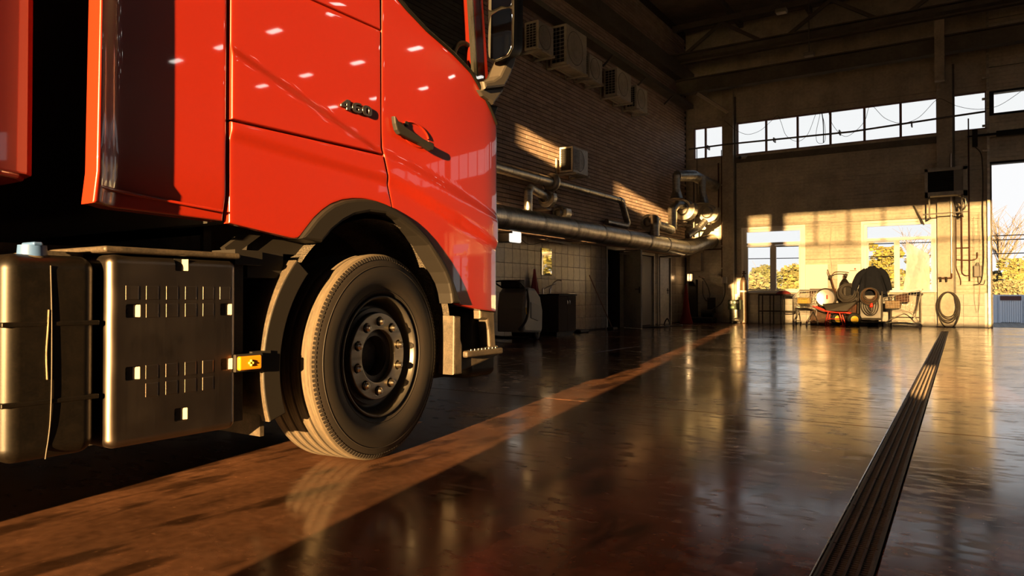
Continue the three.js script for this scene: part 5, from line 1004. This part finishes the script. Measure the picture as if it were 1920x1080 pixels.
// ---- shopping trolleys
function trolley(label, base, turn, tilt) {
  const t = thing('shopping_trolley', label, 'trolley', base); t.rotation.y = turn;
  const W = [], L = 0.86, hw0 = 0.2, hw1 = 0.27, yb = 0.42, add = (a, b, r = 0.004) => W.push(rod(new THREE.Vector3(...a), new THREE.Vector3(...b), r, 6));
  const mk = (n, l, m) => { const k = shade(new THREE.Mesh(join(l), m)); k.name = n; t.add(k); return k; };
  const top = (u) => lerp(0.78, 0.98, u), bot = (u) => lerp(0.5, yb, u), hw = (u) => lerp(hw0, hw1, u), X = (u) => lerp(-0.42, 0.42, u);
  for (let i = 0; i <= 12; i++) { const u = i / 12; for (const s of [-1, 1]) add([X(u) * 0.86, bot(u), s * hw(u) * 0.85], [X(u), top(u), s * hw(u)]); add([X(u) * 0.86, bot(u), -hw(u) * 0.85], [X(u) * 0.86, bot(u), hw(u) * 0.85]); }
  for (let j = 0; j <= 6; j++) { const v = j / 6, y = (u) => lerp(bot(u), top(u), v), q = (u) => lerp(0.86, 1, v), z = (u) => hw(u) * lerp(0.85, 1, v); for (const s of [-1, 1]) add([X(0) * q(), y(0), s * z(0)], [X(1) * q(), y(1), s * z(1)], j === 6 ? 0.009 : 0.004); for (const u of [0, 1]) add([X(u) * q(), y(u), -z(u)], [X(u) * q(), y(u), z(u)], j === 6 ? 0.009 : 0.004); }
  for (let k = -4; k <= 4; k++) for (const u of [0, 1]) add([X(u) * 0.86, bot(u), k / 4 * hw(u) * 0.85], [X(u), top(u), k / 4 * hw(u)]);
  mk('basket', W, M.wire);
  for (const s of [-1, 1]) mk('chassis_tube', [tube([[-0.4, 0.12, s * 0.17], [-0.1, 0.3, s * 0.19], [0.12, 0.4, s * 0.2], [0.3, 0.25, s * 0.22], [0.42, 0.1, s * 0.24]].map((a) => new THREE.Vector3(...a)), 0.012, 30, 8), tube([[-0.42, 0.1, s * 0.17], [0.0, 0.14, s * 0.2], [0.42, 0.1, s * 0.24]].map((a) => new THREE.Vector3(...a)), 0.011, 24, 8), rod(new THREE.Vector3(0.3, 0.25, s * 0.22), new THREE.Vector3(0.46, 0.98, s * 0.27), 0.012, 8)], M.wire);
  mk('push_handle', [rod(new THREE.Vector3(0.48, 1.0, -0.28), new THREE.Vector3(0.48, 1.0, 0.28), 0.016, 10)], M.greyPlastic);
  for (const [x, z] of [[-0.4, -0.17], [-0.4, 0.17], [0.42, -0.24], [0.42, 0.24]]) mk('castor', [rod(new THREE.Vector3(x, 0.05, z - 0.016), new THREE.Vector3(x, 0.05, z + 0.016), 0.05, 18), bx(x - 0.014, x + 0.014, 0.05, 0.12, -z - 0.022, -z - 0.017), bx(x - 0.014, x + 0.014, 0.05, 0.12, -z + 0.017, -z + 0.022)], M.white);
  return t;
}
trolley('shopping trolley seen from its end with a yellow crate inside', V(-4.02, 0, FB - 0.95), Math.PI / 2 - 0.1);
trolley('shopping trolley seen from its side next to the plinth tiles', V(-1.62, 0, FB - 0.75), 0.06);
single('yellow_crate', [rbx(-4.18, -3.86, 0.62, 0.78, FB - 1.1, FB - 0.85, 0.012), ...[0, 1, 2, 3, 4].map((i) => bx(-4.155 + i * 0.068, -4.135 + i * 0.068, 0.63, 0.77, FB - 1.108, FB - 1.1))], M.yellow, 'small bright yellow crate inside the trolley', 'crate');
single('rusty_cutout', [rbx(-1.75, -1.45, 0.66, 0.86, FB - 0.86, FB - 0.7, 0.01)], M.rust, 'rust-brown box lying inside the side-on trolley', 'box');
single('paper_carton', [rbx(-2.0, -1.65, 0.5, 0.7, FB - 0.95, FB - 0.62, 0.015)], std(rgb(0.55, 0.42, 0.26), 0.75, 0, { map: dustColor }), 'pale carton in the front of the side-on trolley', 'carton');
{
  const t = thing('storage_cabinet', 'low pale metal cabinet behind the side-on trolley', 'cabinet', V(-1.5, 0, FB - 0.3));
  part('body', [rbx(-1.92, -1.2, 0.12, 0.84, FB - 0.48, FB - 0.04, 0.008)], M.white, t); part('cabinet_top', [rbx(-1.95, -1.17, 0.84, 0.875, FB - 0.5, FB - 0.03, 0.006)], M.iron, t);
  for (const x of [-1.9, -1.22]) part('leg', [bx(x - 0.02, x + 0.02, 0, 0.86, FB - 0.5, FB - 0.46)], M.iron, t);
  part('shelf_edge', [bx(-1.92, -1.2, 0.24, 0.27, FB - 0.49, FB - 0.45)], M.iron, t);
  const b = new THREE.TorusGeometry(0.06, 0.022, 8, 20); b.rotateX(Math.PI / 2); b.translate(-1.56, 0.898, -(FB - 0.3)); single('tape_roll', b, std(rgb(0.4, 0.27, 0.13), 0.7), 'brown tape roll on the low cabinet', 'roll');
  const g = new THREE.SphereGeometry(0.16, 20, 12), p = g.attributes.position; for (let i = 0; i < p.count; i++) { const k = 0.7 + 0.5 * fbm(p.getX(i) + 0.5, p.getZ(i) + 0.5, 5, 5, 3, 28); p.setXYZ(i, p.getX(i) * k * 1.3, Math.max(0, p.getY(i)) * 0.35 * k, p.getZ(i) * k * 0.8); } g.computeVertexNormals(); g.translate(-1.34, 0.876, -(FB - 0.28)); single('dark_rag', g, M.cloth, 'black rag lying on the low cabinet', 'rag');
}
// ---- cable drum, wheelbarrow, jacket, welding machine, coils
{
  const c = V(-3.55, 0.77, FB - 0.55), ax = new THREE.Vector3(0.35, 0.1, 1).normalize();
  const t = thing('cable_drum', 'round pale cable drum wound with black cable behind the wheelbarrow', 'drum', V(-3.55, 0.5, FB - 0.55));
  part('disc', [lathe([[0, 0.03], [0.235, 0.03], [0.24, 0], [0.24, -0.02], [0, -0.02]], c.clone().addScaledVector(ax, 0.06), c.clone().addScaledVector(ax, 1), 40)], M.wire, t);
  for (let i = 0; i < 4; i++) part('cable_turn', [ring(c.clone().addScaledVector(ax, 0.06 - 0.05 * i).add(new THREE.Vector3(0.02 * i, 0.01 * (i % 2), 0)), ax, 0.262, 0.016, 48, 8)], M.rubberHose, t);
  part('label_plate', [rbx(-3.5, -3.46, 0.74, 0.86, FB - 0.665, FB - 0.655, 0.004)], M.redPaint, t);
  part('wooden_back', [bx(-4.0, -3.3, 0.6, 1.04, FB - 0.3, FB - 0.26)], M.wood, t);
  single('plank_crate', [rbx(-3.95, -3.3, 0, 0.5, FB - 0.5, FB - 0.1, 0.01)], M.wood, 'low brown wooden crate behind the wheelbarrow', 'crate');
}
{
  const t = thing('wheelbarrow', 'red framed wheelbarrow with a steel tray against the far wall', 'wheelbarrow', V(-3.15, 0, FB - 0.9)), F = FB - 0.9;
  // tray: an open pan
  const pan = []; const R0 = [[-3.42, 0.42, -0.2], [-2.92, 0.42, -0.2], [-2.92, 0.42, 0.2], [-3.42, 0.42, 0.2]], R1 = [[-3.5, 0.6, -0.3], [-2.66, 0.68, -0.3], [-2.66, 0.68, 0.3], [-3.5, 0.6, 0.3]], pt = (a) => V(a[0], a[1], F + a[2]);
  const quad = (a, b, c, d) => { const g = new THREE.BufferGeometry(); g.setAttribute('position', new THREE.Float32BufferAttribute([a, b, c, a, c, d].flatMap((p) => [p.x, p.y, p.z]), 3)); g.computeVertexNormals(); pan.push(g); };
  for (let i = 0; i < 4; i++) quad(pt(R0[i]), pt(R0[(i + 1) % 4]), pt(R1[(i + 1) % 4]), pt(R1[i])); quad(...R0.map(pt));
  part('tray', pan, M.galv, t); part('tray_rim', [tube([...R1, R1[0]].map(pt), 0.012, 60, 6)], M.iron, t);
  for (const s of [-0.2, 0.2]) {
    part('handle_tube', [tube([V(-3.78, 0.55, F + s), V(-3.5, 0.43, F + s), V(-3.2, 0.38, F + s), V(-2.9, 0.37, F + s), V(-2.7, 0.3, F + s * 0.7)], 0.017, 30, 8)], M.redPaint, t);
    part('leg', [tube([V(-3.38, 0.4, F + s), V(-3.45, 0.02, F + s), V(-3.39, 0.02, F + s)], 0.016, 20, 8), tube([V(-3.1, 0.38, F + s), V(-3.02, 0.02, F + s), V(-3.08, 0.02, F + s)], 0.016, 20, 8), rod(V(-3.42, 0.2, F + s), V(-3.06, 0.2, F + s), 0.011, 8)], M.redPaint, t);
  }
  part('leg_brace', [rod(V(-3.42, 0.15, F - 0.2), V(-3.42, 0.15, F + 0.2), 0.012, 8), rod(V(-3.05, 0.15, F - 0.2), V(-3.05, 0.15, F + 0.2), 0.012, 8)], M.redPaint, t);
  for (const [x, f] of [[-2.74, F - 0.15], [-3.2, F + 0.25]]) { const w = part('wheel', [lathe([[0.1, -0.04], [0.15, -0.045], [0.19, -0.02], [0.19, 0.02], [0.15, 0.045], [0.1, 0.04]], V(x, 0.19, f), V(x + 0.5, 0.19, f - 1), 28)], M.black, t); part('wheel_hub', [lathe([[0, -0.03], [0.1, -0.03], [0.12, 0], [0.1, 0.03], [0, 0.03]], V(x, 0.19, f), V(x + 0.5, 0.19, f - 1), 24)], M.yellow, w); }
}
{
  const t = thing('welding_machine', 'dark welding machine trolley heaped with hose coils under the jacket', 'machine', V(-2.35, 0, FB - 0.7)), F = FB - 0.75;
  part('body', [rbx(-2.62, -2.1, 0.22, 0.85, F - 0.12, F + 0.35, 0.03)], M.greyPlastic, t);
  part('cart_frame', [bar(V(-2.66, 0.08, F - 0.2), V(-2.66, 0.95, F - 0.1), 0.03, 0.03), bar(V(-2.08, 0.08, F - 0.2), V(-2.08, 0.95, F - 0.1), 0.03, 0.03), bar(V(-2.66, 0.2, F - 0.2), V(-2.08, 0.2, F - 0.2), 0.03, 0.03), bx(-2.7, -2.04, 0.1, 0.14, F - 0.25, F + 0.35)], M.iron, t);
  for (const x of [-2.68, -2.06]) part('castor', [rod(V(x - 0.02, 0.06, F - 0.2), V(x + 0.02, 0.06, F - 0.2), 0.06, 18)], M.black, t);
  part('rear_wheel', [lathe([[0.06, -0.03], [0.15, -0.03], [0.16, 0], [0.15, 0.03], [0.06, 0.03]], V(-2.74, 0.16, F + 0.1), V(-1.74, 0.16, F + 0.1), 24)], M.redPaint, t);
  const q = thing('hose_bundle', 'thick ring of hose hung on the front of the welding machine', 'hose', V(-2.35, 0.5, F - 0.2));
  for (let i = 0; i < 6; i++) part('hose_turn', [ring(V(-2.36 + 0.012 * Math.sin(i * 2.3), 0.88 - 0.012 * i, F - 0.2 - 0.018 * (i % 3)), new THREE.Vector3(0.1 * Math.sin(i), 0.15, 1), 0.145 + 0.017 * i, 0.018, 40, 7)], i % 2 ? M.rubberHose : M.wood, q);
  for (let i = 0; i < 4; i++) { const k = 0.06 * i; part('hanging_loop', [tube([V(-2.55 + k * 0.5, 0.8, F - 0.2), V(-2.56 + k, 0.5, F - 0.24), V(-2.42 + k * 0.6, 0.32 + k * 0.6, F - 0.26), V(-2.25 - k * 0.4, 0.34 + k * 0.6, F - 0.26), V(-2.16 - k, 0.52, F - 0.24), V(-2.18 - k * 0.5, 0.8, F - 0.2)], 0.014, 40, 7)], M.rubberHose, q); }
  single('red_connector', [lathe([[0, 0], [0.04, 0.01], [0.045, 0.06], [0.02, 0.12], [0, 0.13]], V(-2.33, 0.52, F - 0.29), V(-2.23, 1.0, F - 0.35), 14)], M.redPaint, 'small red connector among the hoses on the welding machine', 'connector');
  const r = thing('cable_ring', 'wide black ring of welding cable left of the jacket', 'cable', V(-2.98, 0.7, FB - 0.5));
  for (let i = 0; i < 6; i++) part('cable_turn', [ring(V(-2.98 + 0.015 * Math.sin(3 * i), 0.96 - 0.01 * i, FB - 0.5 - 0.02 * (i % 3)), new THREE.Vector3(0.12 * Math.cos(i), 0.2, 1), 0.15 + 0.022 * i, 0.02, 40, 7)], M.rubberHose, r);
  part('backing_drum', [lathe([[0, 0], [0.27, 0], [0.27, 0.1], [0, 0.1]], V(-2.98, 0.93, FB - 0.42), V(-2.98, 0.93, FB), 30)], M.blackMatt, r);
  single('rusty_bin', [lathe([[0, 0], [0.17, 0], [0.18, 0.05], [0.18, 0.62], [0.16, 0.66], [0, 0.66]], V(-2.86, 0, FB - 0.42), V(-2.86, 1, FB - 0.42), 28)], M.rust, 'rust-brown metal bin between wheelbarrow and welding machine', 'bin');
}
{ // dark work jacket hung over the cylinder
  const t = thing('work_jacket', 'dark work jacket draped over the gas cylinder by the right window', 'jacket', V(-2.35, 0.85, FB - 0.42));
  const g = new THREE.CylinderGeometry(1, 1, 1, 56, 36, true), p = g.attributes.position;
  for (let i = 0; i < p.count; i++) {
    const a = Math.atan2(p.getZ(i), p.getX(i)), v = 0.5 - p.getY(i);
    const w = v < 0.12 ? lerp(0.06, 0.24, Math.sqrt(v / 0.12)) : lerp(0.24, 0.36, (v - 0.12) / 0.88), d = lerp(0.07, 0.2, Math.min(1, v * 3));
    const fold = 1 + 0.12 * v * Math.sin(7 * a + 3 * v) + 0.06 * v * Math.sin(13 * a);
    p.setXYZ(i, -2.36 + w * fold * Math.cos(a), 1.62 - 0.78 * v + 0.05 * v * Math.sin(3 * a) * v, -(FB - 0.42) + d * fold * Math.sin(a));
  }
  g.computeVertexNormals(); part('body', g, M.cloth, t);
  const sl = (pts, r0, r1) => { const c = new THREE.CatmullRomCurve3(pts), q = new THREE.TubeGeometry(c, 24, 1, 14), k = q.attributes.position; const fr = c.computeFrenetFrames(24); for (let i = 0; i <= 24; i++) { const o = c.getPointAt(i / 24), r = lerp(r0, r1, i / 24); for (let j = 0; j <= 14; j++) { const n = i * 15 + j; k.setXYZ(n, o.x + (k.getX(n) - o.x) * r, o.y + (k.getY(n) - o.y) * r, o.z + (k.getZ(n) - o.z) * r * 0.7); } } q.computeVertexNormals(); return q; };
  part('sleeve', sl([V(-2.5, 1.52, FB - 0.45), V(-2.68, 1.38, FB - 0.48), V(-2.78, 1.1, FB - 0.5), V(-2.82, 0.82, FB - 0.5)], 0.1, 0.075), M.cloth, t);
  part('sleeve', sl([V(-2.2, 1.54, FB - 0.45), V(-2.06, 1.42, FB - 0.48), V(-1.98, 1.2, FB - 0.5), V(-1.93, 0.98, FB - 0.5)], 0.1, 0.07), M.cloth, t);
  part('collar', [ring(V(-2.36, 1.61, FB - 0.43), new THREE.Vector3(0, 1, 0.3), 0.085, 0.025, 24, 8)], M.cloth, t);
}
// ---- ceiling lamps: two unlit ones in view, lit high-bay lamps over the bays to the right
{
  for (const [px, py, f, lab] of [[1517, 103, 20.4, 'small unlit flood lamp under the roof beam'], [1465, 22, 18, 'unlit flood lamp on a bracket high under the roof']]) {
    const [x, y] = onF(px, py, f), t = thing('ceiling_floodlight', lab, 'lamp', V(x, y - 0.08, f));
    part('housing', [rbx(x - 0.13, x + 0.13, y - 0.03, y + 0.06, f - 0.1, f + 0.1, 0.02)], M.greyPlastic, t); part('diffuser', [bx(x - 0.11, x + 0.11, y - 0.04, y - 0.03, f - 0.08, f + 0.08)], M.white, t); part('bracket', [rod(V(x, y + 0.06, f), V(x, 9.3, f), 0.015, 6)], M.steel, t);
  }
  const glow = new THREE.MeshStandardMaterial({ color: rgb(0.9, 0.9, 0.86), emissive: rgb(1, 0.95, 0.86), emissiveIntensity: 15, roughness: 0.4 });
  const spots = []; for (const x of [6.3, 8.6, 10.9, 13.2, 15.4]) for (const f of [6.5, 9.6, 12.7, 15.8, 19]) spots.push([x, f]);
  spots.forEach(([x, f], i) => {
    const t = thing('high_bay_lamp', 'lit high-bay lamp hanging over the right-hand bays', 'lamp', V(x, 7.9, f), 'lit high-bay lamps of the right-hand bays');
    part('housing', [rbx(x - 0.25, x + 0.25, 7.975, 8.1, f - 0.12, f + 0.12, 0.02), rod(V(x, 8.08, f), V(x, 8.18, f), 0.08, 14)], M.greyPlastic, t);
    part('lamp_lens', [rbx(x - 0.22, x + 0.22, 7.945, 7.975, f - 0.09, f + 0.09, 0.01)], glow, t);
    part('suspension', [rod(V(x, 8.16, f), V(x, 9.3, f), 0.008, 6)], M.steel, t);
    const l = new THREE.RectAreaLight(rgb(1, 0.95, 0.86), 0.5, 0.44, 0.18); l.position.copy(V(x, 7.935, f)); l.lookAt(V(x, 0, f)); scene.add(l);
  });
}
// OUTSIDE
{
  const gm = std(rgb(0.8, 0.78, 0.75), 0.9, 0, { map: dustColor }), gy = -1.15;
  struct('ground', [bx(-120, 120, gy - 0.3, gy, FB + 9, 200), bx(-120, 120, gy - 0.3, gy, -120, FR - 7), bx(-120, -8.3, gy - 0.3, gy, FR - 7, FB + 9), bx(XR + 0.3, 120, gy - 0.3, gy, FR - 7, FB + 9)], gm);
  const ramp = (f0, y0, f1, y1) => plateX([[f0, y0], [f1, y1], [f1, y1 - 0.3], [f0, y0 - 0.3]], -8.3, XR + 0.3, 0);
  struct('apron', [ramp(FB + 0.3, -0.02, FB + 9, gy), ramp(FR - 7, gy, FR - 0.22, -0.01)], gm);
  // corrugated fence with a gate
  const fm = std(rgb(0.66, 0.7, 0.76), 0.5, 0.1), F = 66, top = 0.98;
  const t = thing('sheet_fence', 'grey-blue corrugated sheet fence across the yard', 'fence', V(20, gy, F));
  for (let k = 0; k < 26; k++) {
    const x0 = -30 + k * 2.5, pos = [], idx = [], n = 40;
    for (let i = 0; i <= n; i++) { const x = x0 + 2.5 * i / n, z = -(F + 0.03 * (i % 4 < 2 ? 1 : -1)); pos.push(x, gy, z, x, top, z); if (i < n) { const q = 2 * i; idx.push(q, q + 2, q + 1, q + 1, q + 2, q + 3); } }
    const g = new THREE.BufferGeometry(); g.setAttribute('position', new THREE.Float32BufferAttribute(pos, 3)); g.setIndex(idx); g.computeVertexNormals(); part('fence_sheet', toCreasedNormals(g, 0.3), fm, t);
  }
  const [gx] = onF(1895, 580, F - 0.15), gg = thing('fence_door', 'pale corrugated door in the sheet fence', 'door', V(gx, gy, F - 0.15));
  part('leaf', [...[...Array(9)].map((_, i) => bx(gx - 0.62 + i * 0.138, gx - 0.52 + i * 0.138, gy + 0.05, top - 0.42, F - 0.18, F - 0.14)), bx(gx - 0.62, gx + 0.6, gy + 0.05, top - 0.42, F - 0.13, F - 0.1)], fm, gg);
  part('frame', [bx(gx - 0.68, gx - 0.62, gy, top - 0.1, F - 0.2, F - 0.1), bx(gx + 0.62, gx + 0.68, gy, top - 0.1, F - 0.2, F - 0.1)], fm, gg);
  single('door_sign', [bx(gx - 0.66, gx + 0.66, top - 0.42, top - 0.1, F - 0.25, F - 0.2)], std(rgb(0.11, 0.035, 0.03), 0.6), 'dark red board above the door in the fence', 'sign');
  // power lines
  const wl = (y, f, lab) => single('power_line', [tube([V(-60, y + 1.5, f), V(-20, y, f), V(20, y - 0.2, f), V(60, y, f), V(100, y + 1.2, f)], 0.035, 60, 5)], M.blackMatt, lab, 'wire', 'power lines over the yard');
  for (const [py, f, lab] of [[436, 60, 'upper line of the close pair of power lines over the yard'], [444, 60, 'lower line of the close pair of power lines over the yard'], [470, 63, 'single power line strung below the close pair']]) wl(onF(1880, py, f)[1], f, lab);
  // trees
  const leafM = (r, g, b) => phy(rgb(r, g, b), 0.8, { transmission: 0.5, thickness: 0 });
  const LM = [leafM(0.20, 0.185, 0.02), leafM(0.22, 0.21, 0.10), leafM(0.13, 0.15, 0.045), leafM(0.22, 0.21, 0.05)];
  const bark = std(rgb(0.12, 0.1, 0.08), 0.9);
  const leaf = new THREE.PlaneGeometry(1, 0.7);
  function tree(label, x, f, h, w, mat, n, size, cat = 'tree', bare = false) {
    const t = thing(bare ? 'bare_tree' : cat === 'tree' ? 'yellow_tree' : 'autumn_bush', label, cat, V(x, gy, f), cat === 'tree' ? 'trees beyond the fence' : 'bushes beyond the windows');
    const tr = [rod(V(x, gy, f), V(x + 0.1, gy + h * 0.6, f), 0.014 * h, 8, 0.006 * h)];
    const nb = bare ? 26 : 9; for (let i = 0; i < nb; i++) { const a = rnd() * 6.28, y0 = gy + h * rr(0.3, 0.62), l = h * rr(0.2, 0.4), b = V(x + 0.1 + Math.cos(a) * l * 0.6, y0 + l, f + Math.sin(a) * l * 0.6); tr.push(rod(V(x + 0.05, y0, f), b, 0.006 * h, 5, 0.002 * h)); if (bare) for (let k = 0; k < 5; k++) { const s = V(x + 0.05, y0, f).lerp(b, rr(0.4, 1)); tr.push(rod(s, s.clone().add(new THREE.Vector3(rr(-1, 1), rr(0.3, 1.2), rr(-1, 1)).multiplyScalar(0.14 * h)), 0.002 * h, 4, 0.0008 * h)); } }
    part('trunk', tr, bark, t);
    if (bare) return;
    const blobs = []; for (let i = 0; i < 14; i++) { const a = rnd() * 6.28, r = Math.sqrt(rnd()); blobs.push([x + Math.cos(a) * r * w * 0.5, gy + h * rr(0.28, 0.85), f + Math.sin(a) * r * w * 0.5, w * rr(0.2, 0.34)]); } blobs.push([x, gy + h * 0.82, f, w * 0.24]);
    const gs = []; for (let i = 0; i < n; i++) { const b = blobs[i % blobs.length], u = rr(-1, 1), a = rnd() * 6.28, s = Math.sqrt(1 - u * u), r = b[3] * (0.7 + 0.45 * rnd()); const g = leaf.clone(); const k = size * rr(0.6, 1.3); g.scale(k, k, k); g.rotateX(rr(-1.5, 1.5)); g.rotateY(rnd() * 6.28); g.translate(b[0] + r * s * Math.cos(a), b[1] + r * u * 0.85, -(b[2] + r * s * Math.sin(a))); gs.push(g); }
    const m = part('foliage', gs, mat, t); m.userData.kind = 'stuff';
  }
  // placed by where their crowns show through the openings; they stand beyond the fence in the low sun
  const by = (label, px, py, wpx, f, mat, n, cat, bare) => { const [x, top] = onF(px, py, f), w = Math.abs(onF(px + wpx / 2, py, f)[0] - onF(px - wpx / 2, py, f)[0]); tree(label, x, f, top - gy, w, mat, n, 0.075 * Math.sqrt(w * (top - gy)), cat, bare); };
  by('tall dense bright yellow tree behind the right window', 1655, 452, 62, 116, LM[0], 3000);
  by('yellow tree crown half hidden by the plastic sheet', 1712, 470, 60, 132, LM[0], 2400);
  by('bright yellow tree over the corrugated fence', 1908, 474, 52, 112, LM[3], 3000);
  by('orange-yellow low tree left of the fence tree', 1866, 500, 40, 116, LM[1], 2400);
  by('yellow tree beyond the edge of the gate', 1965, 462, 60, 116, LM[3], 2000);
  by('bare branched tree behind the yellow one at the gate', 1872, 380, 50, 121, LM[0], 0, 'tree', true);
  by('bare branched tree above the right window', 1722, 425, 60, 123, LM[0], 0, 'tree', true);
  by('olive green round tree behind the left window', 1431, 488, 40, 118, LM[2], 2400);
  by('golden bush filling the right light of the left window', 1485, 496, 66, 124, LM[3], 3000, 'bush');
  by('pale golden bush low behind the left window', 1415, 513, 62, 106, LM[1], 2600, 'bush');
  by('low golden bush between the two windows', 1560, 512, 60, 140, LM[1], 1600, 'bush');
  by('low brown-gold bush in front of the right window trees', 1690, 516, 60, 98, LM[1], 2200, 'bush');
  by('thin yellow tree at the left edge of the right window', 1622, 430, 34, 150, LM[0], 1800);
  by('golden hedge bush behind the fence door', 1890, 522, 44, 108, LM[1], 2200, 'bush');
  tree('broad yellow tree standing further along the yard', 52, 112, 15, 24, LM[0], 3600, 0.7);
}
renderer.render(scene, camera);
